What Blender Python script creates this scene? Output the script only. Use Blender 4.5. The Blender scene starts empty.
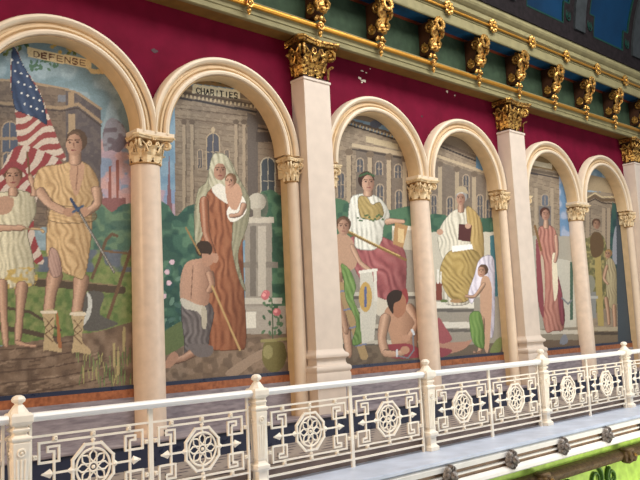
import bpy, math, random
import numpy as np
from mathutils import Matrix, Vector
random.seed(7)
rng = np.random.RandomState(11)
PI = math.pi
COL = bpy.context.scene.collection
scene = bpy.context.scene

# ------------------------------------------------------------------ camera
CAM = Vector((-5.021275, -8.538319, 1.601281))
RR = Vector((0.7346572, -0.6767955, -0.0471870)).normalized()
FF = Vector((0.6766541, 0.7259094, 0.1232669)).normalized()
UU = RR.cross(FF).normalized()
FPX = 761.52
cd = bpy.data.cameras.new('camera')
cam = bpy.data.objects.new('camera', cd); COL.objects.link(cam)
cd.sensor_width = 36.0; cd.lens = FPX * 36.0 / 640.0
cd.clip_end = 200; cd.clip_start = 0.05
cam.matrix_world = Matrix(((RR.x, UU.x, -FF.x, CAM.x), (RR.y, UU.y, -FF.y, CAM.y), (RR.z, UU.z, -FF.z, CAM.z), (0, 0, 0, 1)))
scene.camera = cam

# ------------------------------------------------------------------ world and lights
w = bpy.data.worlds.new('world'); scene.world = w; w.use_nodes = True
wb = w.node_tree.nodes['Background']
wb.inputs[0].default_value = (0.80, 0.84, 0.92, 1); wb.inputs[1].default_value = 0.27

def area(name, loc, target, sx, sy, power, color):
    l = bpy.data.lights.new(name, 'AREA'); l.shape = 'RECTANGLE'; l.size = sx; l.size_y = sy
    l.energy = power; l.color = color
    o = bpy.data.objects.new(name, l); COL.objects.link(o); o.location = loc
    o.rotation_euler = (Vector(target) - Vector(loc)).to_track_quat('-Z', 'Y').to_euler()
    return o
# tall daylight windows and rotunda skylight on the far side of the hall
area('skylight', (6, -6.6, 11.8), (5.0, -2.0, 0.6), 12, 3.6, 1850, (1.0, 0.98, 0.95))
area('daylight_window', (17, -16, 4.0), (5, 0, 0.0), 6, 6, 520, (1.0, 0.98, 0.96))
area('lower_fill', (9, -7, -2.2), (6, -2.2, -0.8), 4, 1, 260, (1.0, 0.96, 0.80))  # unseen fill light added to brighten the green wall below the gallery
area('warm_lamp', (-12, -5.0, 5.0), (2, 0, 2.5), 2.5, 2.5, 700, (1.0, 0.66, 0.36))

vs = scene.view_settings
vs.view_transform = 'Standard'; vs.look = 'None'; vs.gamma = 1.0
vs.use_curve_mapping = False; vs.exposure = 0.0

# ------------------------------------------------------------------ materials
def lin(c):
    out = []
    for v in c[:3]:
        v = v / 255.0
        out.append(v / 12.92 if v <= 0.04045 else ((v + 0.055) / 1.055) ** 2.4)
    return tuple(out)

def mat(name, rgb, rough=0.6, metal=0.0, var=0.08, scale=6.0, bump=0.0, bscale=40.0, rgb2=None, stretch=None, spec=0.4, thresh=None):
    m = bpy.data.materials.new(name); m.use_nodes = True
    nt = m.node_tree; N = nt.nodes; L = nt.links
    b = N['Principled BSDF']
    b.inputs['Roughness'].default_value = rough; b.inputs['Metallic'].default_value = metal
    b.inputs['Specular IOR Level'].default_value = spec
    tc = N.new('ShaderNodeTexCoord'); mp = N.new('ShaderNodeMapping'); L.new(tc.outputs['Object'], mp.inputs['Vector'])
    if stretch: mp.inputs['Scale'].default_value = stretch
    nz = N.new('ShaderNodeTexNoise'); nz.inputs['Scale'].default_value = scale; nz.inputs['Detail'].default_value = 5
    L.new(mp.outputs[0], nz.inputs['Vector'])
    cr = N.new('ShaderNodeValToRGB'); L.new(nz.outputs['Fac'], cr.inputs['Fac'])
    a = lin(rgb); c2 = lin(rgb2) if rgb2 else tuple(x * (1 - 2.2 * var) for x in a)
    c1 = a if rgb2 else tuple(min(1, x * (1 + var)) for x in a)
    lo, hi = thresh if thresh else (0.3, 0.7)
    cr.color_ramp.elements[0].position = lo; cr.color_ramp.elements[0].color = (*c2, 1)
    cr.color_ramp.elements[1].position = hi; cr.color_ramp.elements[1].color = (*c1, 1)
    L.new(cr.outputs[0], b.inputs['Base Color'])
    if bump:
        n2 = N.new('ShaderNodeTexNoise'); n2.inputs['Scale'].default_value = bscale; n2.inputs['Detail'].default_value = 4
        L.new(tc.outputs['Object'], n2.inputs['Vector'])
        bp = N.new('ShaderNodeBump'); bp.inputs['Strength'].default_value = bump; bp.inputs['Distance'].default_value = 0.02
        L.new(n2.outputs['Fac'], bp.inputs['Height']); L.new(bp.outputs[0], b.inputs['Normal'])
    return m

M = {}
M['cream'] = mat('cream_paint', (224, 202, 176), 0.55, var=0.03)
M['ivory'] = mat('ivory_paint', (226, 208, 182), 0.5, var=0.03)
M['tan'] = mat('tan_paint', (214, 184, 142), 0.55, var=0.05)
M['pillar'] = mat('pale_pinkish_paint', (216, 200, 184), 0.5, var=0.03)
M['column'] = mat('polished_cream_scagliola', (224, 202, 180), 0.34, var=0.04, scale=9)
M['carved'] = mat('carved_cream_plaster', (232, 208, 166), 0.5, rgb2=(206, 170, 120), scale=10, thresh=(.3, .5))
M['red'] = mat('crimson_wall_paint', (108, 13, 42), 0.85, var=0.10, scale=3, bump=0.05, spec=0.12)
M['chip'] = mat('bare_white_plaster', (235, 225, 205), 0.8)
M['olive'] = mat('olive_cream_paint', (136, 128, 92), 0.65, spec=.2, var=0.08, scale=5)
M['brown'] = mat('olive_brown', (128, 94, 42), 0.6, var=0.1)  # brown tone for the underside of the lower cornice
M['green'] = mat('dark_green_paint', (54, 70, 52), 0.8, spec=.15, var=0.12, scale=8)
M['rust'] = mat('rust_red_paint', (130, 52, 18), 0.6)
M['blue'] = mat('deep_blue_paint', (14, 78, 120), 0.6, var=0.2, scale=4)
M['gold'] = mat('gilding', (206, 162, 88), 0.30, metal=0.8, rgb2=(120, 70, 20), scale=22, bump=0.4, bscale=40, thresh=(.36, .52))
M['oldgold'] = mat('antique_gilding', (196, 154, 82), 0.34, metal=0.75, rgb2=(84, 44, 12), scale=24, bump=0.4, bscale=40, thresh=(0.38, 0.54))
M['recess'] = mat('recess_shade_plaster', (182, 142, 92), 0.6, var=.1)  # darker bell tone puts the shade between capital leaves into the colour
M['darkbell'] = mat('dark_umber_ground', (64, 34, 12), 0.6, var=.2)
M['goldrod'] = mat('bright_gilding', (206, 148, 56), 0.32, metal=0.65, var=0.05)
M['navy'] = mat('navy_marble', (22, 30, 54), 0.3, rgb2=(48, 54, 74), scale=10, thresh=(0.62, 0.3))
M['grey'] = mat('grey_marble', (166, 156, 158), 0.4, rgb2=(122, 112, 118), scale=5, stretch=(1, 1, 5))
M['orange'] = mat('rust_orange_marble', (176, 108, 68), 0.4, rgb2=(130, 74, 46), scale=20)
M['slab'] = mat('pale_blue_grey_marble', (196, 206, 224), 0.35, var=0.08, scale=3)
M['curb'] = mat('taupe_stone', (136, 118, 110), 0.6)
M['rail'] = mat('cream_enamel_iron', (252, 242, 224), 0.4, var=0.03, scale=12)
M['railtop'] = mat('white_enamel_handrail', (255, 254, 250), 0.4, var=0.0)
M['white'] = mat('white_fascia_paint', (248, 244, 236), 0.5, var=0.04)
M['taupe'] = mat('taupe_fascia_paint', (142, 112, 84), 0.6, var=0.1)
M['boss'] = mat('silvered_bronze', (190, 184, 178), 0.4, metal=0.4, rgb2=(70, 50, 36), scale=30, bump=0.6, bscale=50)
M['lime'] = mat('bright_lime_paint', (186, 222, 92), 0.6, var=0.12, scale=6)
M['leafgreen'] = mat('moss_green_paint', (86, 128, 34), 0.6, rgb2=(50, 84, 18), scale=22)
M['bark'] = mat('brown_ornamental_moulding', (120, 96, 60), 0.6, rgb2=(76, 54, 32), scale=16, bump=0.5)
M['vaultblue'] = mat('dark_blue_vault_paint', (6, 46, 76), 0.7, rgb2=(4, 28, 50), scale=.8, spec=.1)
M['vaultrib'] = mat('grey_mauve_rib_paint', (50, 54, 56), 0.7, var=0.12, spec=.1)
M['vaultedge'] = mat('dark_mauve_border_paint', (34, 28, 30), 0.8, spec=.1, rgb2=(20, 16, 17), scale=12)
M['teal'] = mat('teal_outline_paint', (20, 54, 46), 0.7, spec=.1)

# tiled gallery floor: rows of short dark dashes
def floor_mat():
    m = bpy.data.materials.new('mosaic_tile_floor'); m.use_nodes = True
    nt = m.node_tree; N = nt.nodes; L = nt.links; b = N['Principled BSDF']
    b.inputs['Roughness'].default_value = 0.55
    tc = N.new('ShaderNodeTexCoord')
    br = N.new('ShaderNodeTexBrick'); br.inputs['Scale'].default_value = 1.0
    br.inputs['Brick Width'].default_value = 0.30; br.inputs['Row Height'].default_value = 0.11
    br.inputs['Mortar Size'].default_value = 0.0
    mp = N.new('ShaderNodeMapping'); L.new(tc.outputs['Object'], mp.inputs['Vector'])
    sx = N.new('ShaderNodeSeparateXYZ'); L.new(mp.outputs[0], sx.inputs[0])
    def mth(op, a, bb=None):
        n = N.new('ShaderNodeMath'); n.operation = op
        for i, v in enumerate((a, bb)):
            if v is None: continue
            if isinstance(v, (int, float)): n.inputs[i].default_value = v
            else: L.new(v, n.inputs[i])
        return n.outputs[0]
    ry = mth('DIVIDE', sx.outputs[1], 0.17)
    row = mth('FLOOR', ry); fy = mth('FRACT', ry)
    off = mth('MULTIPLY', row, 0.5)
    fx = mth('FRACT', mth('ADD', mth('DIVIDE', sx.outputs[0], 0.38), off))
    d1 = mth('LESS_THAN', fx, 0.5); d2 = mth('LESS_THAN', fy, 0.28)
    dd = mth('MULTIPLY', d1, d2)
    nz = N.new('ShaderNodeTexNoise'); nz.inputs['Scale'].default_value = 30; L.new(tc.outputs['Object'], nz.inputs['Vector'])
    cr = N.new('ShaderNodeValToRGB'); L.new(nz.outputs['Fac'], cr.inputs[0])
    cr.color_ramp.elements[0].color = (*lin((140, 126, 116)), 1); cr.color_ramp.elements[1].color = (*lin((184, 172, 160)), 1)
    mx = N.new('ShaderNodeMixRGB'); L.new(dd, mx.inputs[0]); L.new(cr.outputs[0], mx.inputs[1])
    mx.inputs[2].default_value = (*lin((60, 50, 66)), 1)
    L.new(mx.outputs[0], b.inputs['Base Color'])
    N.remove(br)
    return m
M['floor'] = floor_mat()

def tess_mat():
    m = bpy.data.materials.new('glass_tesserae'); m.use_nodes = True
    nt = m.node_tree; N = nt.nodes; L = nt.links; b = N['Principled BSDF']
    b.inputs['Roughness'].default_value = 0.6; b.inputs['Specular IOR Level'].default_value = 0.25
    at = N.new('ShaderNodeAttribute'); at.attribute_name = 'tessera'
    tc = N.new('ShaderNodeTexCoord')
    vo = N.new('ShaderNodeTexVoronoi'); vo.inputs['Scale'].default_value = 70
    L.new(tc.outputs['Object'], vo.inputs['Vector'])
    sp = N.new('ShaderNodeSeparateColor'); L.new(vo.outputs['Color'], sp.inputs[0])
    mr = N.new('ShaderNodeMapRange'); L.new(sp.outputs[0], mr.inputs[0]); mr.inputs[3].default_value = 0.90; mr.inputs[4].default_value = 1.08
    mx = N.new('ShaderNodeVectorMath'); mx.operation = 'SCALE'
    L.new(at.outputs['Color'], mx.inputs[0]); L.new(mr.outputs[0], mx.inputs['Scale'])
    L.new(mx.outputs[0], b.inputs['Base Color'])
    return m
M['tess'] = tess_mat()

# ------------------------------------------------------------------ mesh builder
class MB:
    def __init__(s): s.v = []; s.f = []
    def add(s, vs, fs, mx=None):
        n = len(s.v)
        for p in vs:
            if mx is not None: p = mx @ Vector(p)
            s.v.append((p[0], p[1], p[2]))
        for f in fs: s.f.append(tuple(i + n for i in f))
        return s
    def box(s, x0, x1, y0, y1, z0, z1, mx=None):
        v = [(x0, y0, z0), (x1, y0, z0), (x1, y1, z0), (x0, y1, z0), (x0, y0, z1), (x1, y0, z1), (x1, y1, z1), (x0, y1, z1)]
        return s.add(v, [(0, 3, 2, 1), (4, 5, 6, 7), (0, 1, 5, 4), (1, 2, 6, 5), (2, 3, 7, 6), (3, 0, 4, 7)], mx)
    def loft(s, rings, cap=True, closed=True, mx=None):
        n = len(rings[0]); v = [p for r in rings for p in r]; f = []
        for i in range(len(rings) - 1):
            for j in range(n if closed else n - 1):
                k = (j + 1) % n
                f.append((i * n + j, i * n + k, (i + 1) * n + k, (i + 1) * n + j))
        if cap:
            f.append(tuple(reversed(range(n)))); f.append(tuple((len(rings) - 1) * n + j for j in range(n)))
        return s.add(v, f, mx)
    def lathe(s, prof, n=24, c=(0, 0), a0=0.0, mx=None, sq=False):
        rings = []
        for r, z in prof:
            if sq: rings.append([(c[0] + sx * r, c[1] + sy * r, z) for sx, sy in ((-1, -1), (1, -1), (1, 1), (-1, 1))])
            else: rings.append([(c[0] + r * math.cos(a0 + 2 * PI * k / n), c[1] + r * math.sin(a0 + 2 * PI * k / n), z) for k in range(n)])
        return s.loft(rings, mx=mx)
    def tube(s, pts, r, n=6, cap=True, mx=None, closed=False):
        pts = [Vector(p) for p in pts]; m = len(pts); rings = []
        up = None
        for i, p in enumerate(pts):
            if closed: t = pts[(i + 1) % m] - pts[i - 1]
            else: t = pts[min(i + 1, m - 1)] - pts[max(i - 1, 0)]
            if t.length < 1e-9: t = Vector((0, 0, 1))
            t.normalize()
            if up is None:
                up = Vector((0, 1, 0)) if abs(t.y) < 0.9 else Vector((1, 0, 0))
            a = t.cross(up); 
            if a.length < 1e-6: a = t.cross(Vector((1, 0, 0)))
            a.normalize(); b = a.cross(t).normalized(); up = b
            rad = r[i] if isinstance(r, (list, tuple)) else r
            rings.append([tuple(p + a * (rad * math.cos(2 * PI * k / n)) + b * (rad * math.sin(2 * PI * k / n))) for k in range(n)])
        if closed: rings.append(rings[0])
        return s.loft(rings, cap=cap and not closed, mx=mx)
    def flat(s, pts, wdt, y0, y1, mx=None):
        """flat bar of square section following points in the x-z plane"""
        for (ax, az), (bx, bz) in zip(pts[:-1], pts[1:]):
            d = Vector((bx - ax, 0, bz - az)); 
            if d.length < 1e-6: continue
            d.normalize(); nrm = Vector((-d.z, 0, d.x)) * wdt / 2; e = d * wdt / 2
            a = Vector((ax, 0, az)) - e; b = Vector((bx, 0, bz)) + e
            v = []
            for y in (y0, y1):
                for p in (a - nrm, b - nrm, b + nrm, a + nrm): v.append((p.x, y, p.z))
            s.add(v, [(0, 1, 2, 3), (7, 6, 5, 4), (0, 4, 5, 1), (1, 5, 6, 2), (2, 6, 7, 3), (3, 7, 4, 0)], mx)
        return s
    def ball(s, c, r, n=8, m=6, mx=None, sc=(1, 1, 1)):
        rings = []
        for i in range(1, m):
            a = PI * i / m
            rings.append([(c[0] + sc[0] * r * math.sin(a) * math.cos(2 * PI * k / n), c[1] + sc[1] * r * math.sin(a) * math.sin(2 * PI * k / n), c[2] - sc[2] * r * math.cos(a)) for k in range(n)])
        return s.loft(rings, mx=mx)
    def extr(s, prof, x0, x1, mx=None):
        """profile of (y,z) swept along x"""
        return s.loft([[(x0, y, z) for y, z in prof], [(x1, y, z) for y, z in prof]], mx=mx)
    def build(s, name, m, parent=None, smooth=False, loc=None, bevel=0.0):
        me = bpy.data.meshes.new(name); me.from_pydata(s.v, [], s.f); me.update()
        import bmesh
        bm = bmesh.new(); bm.from_mesh(me); bmesh.ops.recalc_face_normals(bm, faces=bm.faces); bm.to_mesh(me); bm.free()
        if smooth:
            me.polygons.foreach_set('use_smooth', [True] * len(me.polygons))
            try: me.set_sharp_from_angle(angle=math.radians(38))
            except Exception: pass
        me.materials.append(m)
        o = bpy.data.objects.new(name, me); COL.objects.link(o)
        if parent: o.parent = parent
        if loc: o.location = loc
        if bevel:
            bv = o.modifiers.new('bevel', 'BEVEL'); bv.width = bevel; bv.segments = 2; bv.limit_method = 'ANGLE'
        return o

def tag(o, label=None, cat=None, group=None, kind=None):
    if label: o['label'] = label
    if cat: o['category'] = cat
    if group: o['group'] = group
    if kind: o['kind'] = kind
    return o
def empty(name, loc, label, cat, group=None):
    o = bpy.data.objects.new(name, None); COL.objects.link(o); o.location = loc; o.empty_display_size = 0.1
    return tag(o, label, cat, group)
def copy_tree(o, parent=None):
    c = o.copy(); COL.objects.link(c); c.parent = parent
    for ch in list(o.children): copy_tree(ch, c)
    return c
def struct(o): o['kind'] = 'structure'; return o

P = 5.5
PILX = [2.755, 8.255, 13.755]
COLX = [0.0, 5.5, 11.0]
ARCX = [-1.21, 1.21, 4.29, 6.71, 9.79, 12.21]
ZS = 4.28          # spring line
XL, XR = -4.5, 20.0
YM = 0.13          # plane of the mosaics
RO, RI = 1.26, 0.95
LEDGE = 0.42

# ------------------------------------------------------------------ structure: walls, floor, ceiling
struct(MB().box(XL, XR, YM + 0.012, YM + 0.35, 0.0, 6.3).build('wall_back', M['cream']))
mb = MB()
def spandrel(mb, xc, rad, x0, x1):
    n = 40; xs = sorted(set([x0, x1] + [xc + rad * math.cos(PI * k / n) for k in range(n + 1)]))
    xs = [x for x in xs if x0 - 1e-6 <= x <= x1 + 1e-6]
    for a, b in zip(xs[:-1], xs[1:]):
        za = ZS + math.sqrt(max(0, rad * rad - (a - xc) ** 2)); zb = ZS + math.sqrt(max(0, rad * rad - (b - xc) ** 2))
        v = [(a, 0, za), (b, 0, zb), (b, 0, 6.2), (a, 0, 6.2), (a, YM, za), (b, YM, zb), (b, YM, 6.2), (a, YM, 6.2)]
        mb.add(v, [(0, 1, 2, 3), (7, 6, 5, 4), (0, 4, 5, 1)])
for c in COLX + [16.5]:
    spandrel(mb, c - 1.21, 1.05, c - P / 2, c); spandrel(mb, c + 1.21, 1.05, c, c + P / 2)
mb.box(XL, -P / 2, 0, YM, ZS, 6.2); mb.box(16.5 + P / 2, XR, 0, YM, ZS, 6.2)
wr = struct(mb.build('wall_front', M['red']))
# bare patches where the red paint flaked
ch = MB()
def fleck(x, z, s, k):
    n = 7; pts = [(x + s * (0.5 + 0.9 * random.random()) * math.cos(2 * PI * i / n) * k, -0.004, z + s * (0.4 + 0.7 * random.random()) * math.sin(2 * PI * i / n)) for i in range(n)]
    pts2 = [(p[0], 0.004, p[2]) for p in pts]
    ch.loft([pts, pts2])
for x, z, s, k in [(4.02, 5.86, .035, 1.6), (4.13, 5.83, .03, 2.2), (4.08, 5.80, .022, 1.2), (4.1, 6.0, .014, 2.4), (4.2, 5.99, .012, 2), (6.42, 6.07, .035, 1.2), (6.66, 6.04, .02, 1), (4.3, 6.08, .012, 1)]: fleck(x, z, s, k)
ch.build('flaked_paint', M['chip'], wr)
ck = MB()
for x, z, s in [(0.10, 5.44, .035), (5.62, 5.45, .022), (8.9, 5.75, .015)]:
    n = 7; ck.loft([[(x + s * (0.5 + random.random()) * math.cos(2 * PI * i / n) * 1.5, y, z + s * (0.4 + .5 * random.random()) * math.sin(2 * PI * i / n) + (0.4 * s if i < 3 else 0)) for i in range(n)] for y in (-0.003, 0.003)])
ck.build('dark_scar', mat('dark_scar', (60, 10, 24)), wr)

struct(MB().box(XL, XR, -0.36, YM + 0.012, 0.14, LEDGE).build('trim_1', M['navy']))
struct(MB().box(XL, XR, -0.385, YM, LEDGE, LEDGE + 0.035).build('trim_2', M['grey'], bevel=0.008))
struct(MB().box(XL, XR, YM - 0.03, YM + 0.012, LEDGE + 0.035, 0.945).build('trim_3', M['grey']))
struct(MB().box(XL, XR, -1.66, -0.36, 0.02, 0.15).build('floor', M['floor']))
cb = MB().box(XL, XR, -1.685, -1.66, 0.0, 0.15)
struct(cb.build('trim_4', M['curb']))
struct(MB().box(XL, XR, -2.47, -1.60, -0.05, 0.0).build('trim_5', M['slab'], bevel=0.01))
# fascia of the gallery edge
yf = -2.40
f1 = MB().extr([(yf, -0.05), (yf - 0.045, -0.062), (yf - 0.06, -0.085), (yf - 0.05, -0.145), (yf, -0.15), (yf + 0.2, -0.15), (yf + 0.2, -0.05)], XL, XR)
f1.extr([(yf - 0.01, -0.195), (yf - 0.03, -0.205), (yf - 0.03, -0.22), (yf - 0.01, -0.232), (yf + 0.1, -0.232), (yf + 0.1, -0.195)], XL, XR)
f1.extr([(yf - 0.02, -0.272), (yf - 0.07, -0.285), (yf - 0.085, -0.31), (yf - 0.085, -0.35), (yf - 0.05, -0.372), (yf + 0.2, -0.372), (yf + 0.2, -0.272)], XL, XR)
struct(f1.build('trim_6', M['white']))
struct(MB().box(XL, XR, yf + 0.0, yf + 0.2, -0.3, -0.12).build('trim_7', M['taupe']))
# storey below the gallery edge
struct(MB().box(XL, XR, yf + 0.18, yf + 0.4, -3.5, -0.36).build('wall_below', M['lime']))
struct(MB().extr([(yf + 0.19, -0.53), (yf + 0.10, -0.53), (yf + 0.04, -0.55), (yf + 0.0, -0.60), (yf + 0.02, -0.66), (yf + 0.06, -0.69), (yf + 0.10, -0.71), (yf + 0.19, -0.71)], XL, XR).build('trim_8', M['bark'], smooth=True))

# ------------------------------------------------------------------ mosaics
FPv = np.array
def project(X, Y, Z):
    vx = X - CAM.x; vy = Y - CAM.y; vz = Z - CAM.z
    wz = vx * FF.x + vy * FF.y + vz * FF.z
    return 320 + FPX * (vx * RR.x + vy * RR.y + vz * RR.z) / wz, 240 - FPX * (vx * UU.x + vy * UU.y + vz * UU.z) / wz

def noise2(x, y, s, seed=0):
    """smooth value noise"""
    x = x / s; y = y / s; xi = np.floor(x).astype(int); yi = np.floor(y).astype(int); fx = x - xi; fy = y - yi
    def h(a, b): 
        v = np.sin(a * 127.1 + b * 311.7 + seed * 74.7) * 43758.5453
        return v - np.floor(v)
    fx = fx * fx * (3 - 2 * fx); fy = fy * fy * (3 - 2 * fy)
    return (h(xi, yi) * (1 - fx) + h(xi + 1, yi) * fx) * (1 - fy) + (h(xi, yi + 1) * (1 - fx) + h(xi + 1, yi + 1) * fx) * fy

def smooth_pts(pts, n=5):
    out = []; m = len(pts)
    for i in range(m):
        p0, p1, p2, p3 = [np.array(pts[(i + k) % m], float) for k in (-1, 0, 1, 2)]
        for t in np.linspace(0, 1, n, endpoint=False):
            out.append(tuple(0.5 * ((2 * p1) + (-p0 + p2) * t + (2 * p0 - 5 * p1 + 4 * p2 - p3) * t * t + (-p0 + 3 * p1 - 3 * p2 + p3) * t ** 3)))
    return out

class Painter:
    """sets the colour of every tessera of one mosaic; u, v are the cartoon's own drawing units"""
    def __init__(s, u, v):
        s.u, s.v = u, v; s.c = np.zeros(u.shape + (3,)); 
    def mask(s, pts, smooth=True):
        if smooth: pts = smooth_pts(pts)
        m = np.zeros(s.u.shape, bool); n = len(pts)
        a = np.array(pts); 
        bb = (s.u >= a[:, 0].min() - 1) & (s.u <= a[:, 0].max() + 1) & (s.v >= a[:, 1].min() - 1) & (s.v <= a[:, 1].max() + 1)
        u = s.u[bb]; v = s.v[bb]; mm = np.zeros(u.shape, bool)
        for i in range(n):
            x0, y0 = pts[i]; x1, y1 = pts[(i + 1) % n]
            if y0 == y1: continue
            cnd = ((y0 > v) != (y1 > v)) & (u < (x1 - x0) * (v - y0) / (y1 - y0) + x0)
            mm ^= cnd
        m[bb] = mm
        return m
    def put(s, m, col, amt=1.0):
        c = np.array(lin(col)); 
        if np.isscalar(amt): s.c[m] = s.c[m] * (1 - amt) + c * amt
        else: s.c[m] = s.c[m] * (1 - amt[m][:, None]) + c * amt[m][:, None]
    def P(s, pts, col, smooth=True, amt=1.0): m = s.mask(pts, smooth); s.put(m, col, amt); return m
    def R(s, x0, y0, x1, y1, col, sl=0.0): return s.P([(x0, y0), (x1, y0 + sl), (x1, y1 + sl), (x0, y1)], col, False)
    def E(s, cx, cy, rx, ry, col, rot=0.0, amt=1.0):
        dx = s.u - cx; dy = s.v - cy; c, sn = math.cos(rot), math.sin(rot)
        m = ((dx * c + dy * sn) / rx) ** 2 + ((-dx * sn + dy * c) / ry) ** 2 < 1
        s.put(m, col, amt); return m
    def L(s, pts, wd, col, clip=None, amt=1.0):
        m = np.zeros(s.u.shape, bool)
        for (x0, y0), (x1, y1) in zip(pts[:-1], pts[1:]):
            dx, dy = x1 - x0, y1 - y0; L2 = dx * dx + dy * dy + 1e-9
            t = np.clip(((s.u - x0) * dx + (s.v - y0) * dy) / L2, 0, 1)
            m |= (s.u - x0 - t * dx) ** 2 + (s.v - y0 - t * dy) ** 2 < (wd / 2) ** 2
        if clip is not None: m &= clip
        s.put(m, col, amt)
    def outline(s, m, col, amt=.6):
        e = m.copy(); e[1:] &= m[:-1]; e[:-1] &= m[1:]; e[:, 1:] &= m[:, :-1]; e[:, :-1] &= m[:, 1:]
        s.put(m & ~e, col, amt)
    def folds(s, m, dark, light, ang=90, per=4.0, warp=2.5, seed=0, k=0.75):
        a = math.radians(ang); d = s.u * math.sin(a) - s.v * math.cos(a)
        wv = np.sin(2 * PI * (d + warp * 2 * (noise2(s.u, s.v, 11, seed) - .5)) / per)
        am = .25 + 1.1 * noise2(s.u + s.v * .3, s.v, 8, seed + 3); wv = wv * am + .55 * (noise2(s.u, s.v * .6, 5, seed + 9) - .5)
        k = k * .62
        s.put(m, dark, 1.25 * k * np.clip(wv, 0, 1) ** 1.4); s.put(m, light, .75 * k * np.clip(-wv, 0, 1))
        if m.any():
            ux = s.u[m]; s.shade(m, .5 * (ux.min() + ux.max()), 0, (ux.max() - ux.min()) * .6, tuple(int(q * .8) for q in dark), .6)
        s.outline(m, tuple(int(q * .55) for q in dark))
    def mottle(s, m, c2, size=6, amt=0.7, seed=0, lo=.45, hi=.6):
        n = np.clip((noise2(s.u, s.v, size, seed) - lo) / (hi - lo), 0, 1)
        s.put(m, c2, n * amt)
    def shade(s, m, cx, cy, rx, dark, amt=.6):
        """rounds a form in the cartoon's own drawing"""
        t = np.clip((s.u - cx) / rx, 0, 1); s.put(m, dark, t * amt)
    def head(s, x, y, r, skin=(196, 150, 118), hair=(84, 56, 40), turn=0.0, hairtop=True):
        if hairtop: s.E(x - turn * .3 * r, y - .22 * r, .92 * r, 1.0 * r, hair); s.E(x - turn * .3 * r - .2 * r, y - .7 * r, .5 * r, .35 * r, tuple(min(255, int(v * 1.35)) for v in hair), 0, .6)
        m = s.E(x + turn * .14 * r, y + .18 * r, .70 * r, .95 * r, skin)
        s.shade(m, x - .25 * r, 0, .9 * r, (132, 88, 66), .8)
        fx = x + turn * .25 * r
        for e in (-.32, .32): s.E(fx + e * r, y - .05 * r, .12 * r, .08 * r, (84, 58, 48)); s.L([(fx + (e - .2) * r, y - .25 * r), (fx + (e + .2) * r, y - .27 * r)], .1 * r, (110, 74, 54))
        s.L([(fx, y), (fx + .05 * r, y + .35 * r)], .12 * r, (150, 104, 80))
        s.L([(fx - .18 * r, y + .62 * r), (fx + .18 * r, y + .62 * r)], .13 * r, (150, 78, 70))
    def limb(s, pts, w0, w1, skin=(190, 146, 114)):
        n = len(pts) - 1; l = []; r = []
        for i, (x, y) in enumerate(pts):
            a = pts[max(0, i - 1)]; b = pts[min(n, i + 1)]; dx, dy = b[0] - a[0], b[1] - a[1]; q = math.hypot(dx, dy) or 1
            wd = (w0 + (w1 - w0) * i / n) / 2; l.append((x - dy / q * wd, y + dx / q * wd)); r.append((x + dy / q * wd, y - dx / q * wd))
        m = s.P(l + r[::-1], skin)
        best = np.full(s.u.shape, 1e9); off = np.zeros(s.u.shape)
        for (x0, y0), (x1, y1) in zip(pts[:-1], pts[1:]):
            dx, dy = x1 - x0, y1 - y0; q2 = dx * dx + dy * dy + 1e-9
            t = np.clip(((s.u - x0) * dx + (s.v - y0) * dy) / q2, 0, 1); ex = s.u - x0 - t * dx; ey = s.v - y0 - t * dy
            dd = ex * ex + ey * ey; k_ = dd < best; best = np.where(k_, dd, best); off = np.where(k_, ex + .35 * ey, off)
        tt = off / (.5 * (w0 + w1) / 2); s.put(m, tuple(int(v * .62) for v in skin), np.clip(tt, 0, 1) ** 1.3 * .75); s.put(m, (224, 184, 152), np.clip(1 - abs(tt + .35) * 1.8, 0, 1) * .5)
        s.L(r if r[0][0] > l[0][0] else l, .18 * w0, tuple(int(v * .72) for v in skin), m); s.outline(m, (96, 66, 52), .55)
        return m
    def window(s, x, y, wd, h, glass=(86, 84, 88), frame=(168, 146, 118)):
        s.R(x - wd / 2 - 1.2, y, x + wd / 2 + 1.2, y + h, frame); s.E(x, y, wd / 2 + 1.2, wd / 2 + 1.5, frame)
        s.R(x - wd / 2, y, x + wd / 2, y + h, glass); s.E(x, y, wd / 2, wd / 2 + .3, glass)
        s.L([(x, y - wd / 2), (x, y + h)], .7, frame); s.L([(x - wd / 2, y + h * .4), (x + wd / 2, y + h * .4)], .6, frame)
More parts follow.
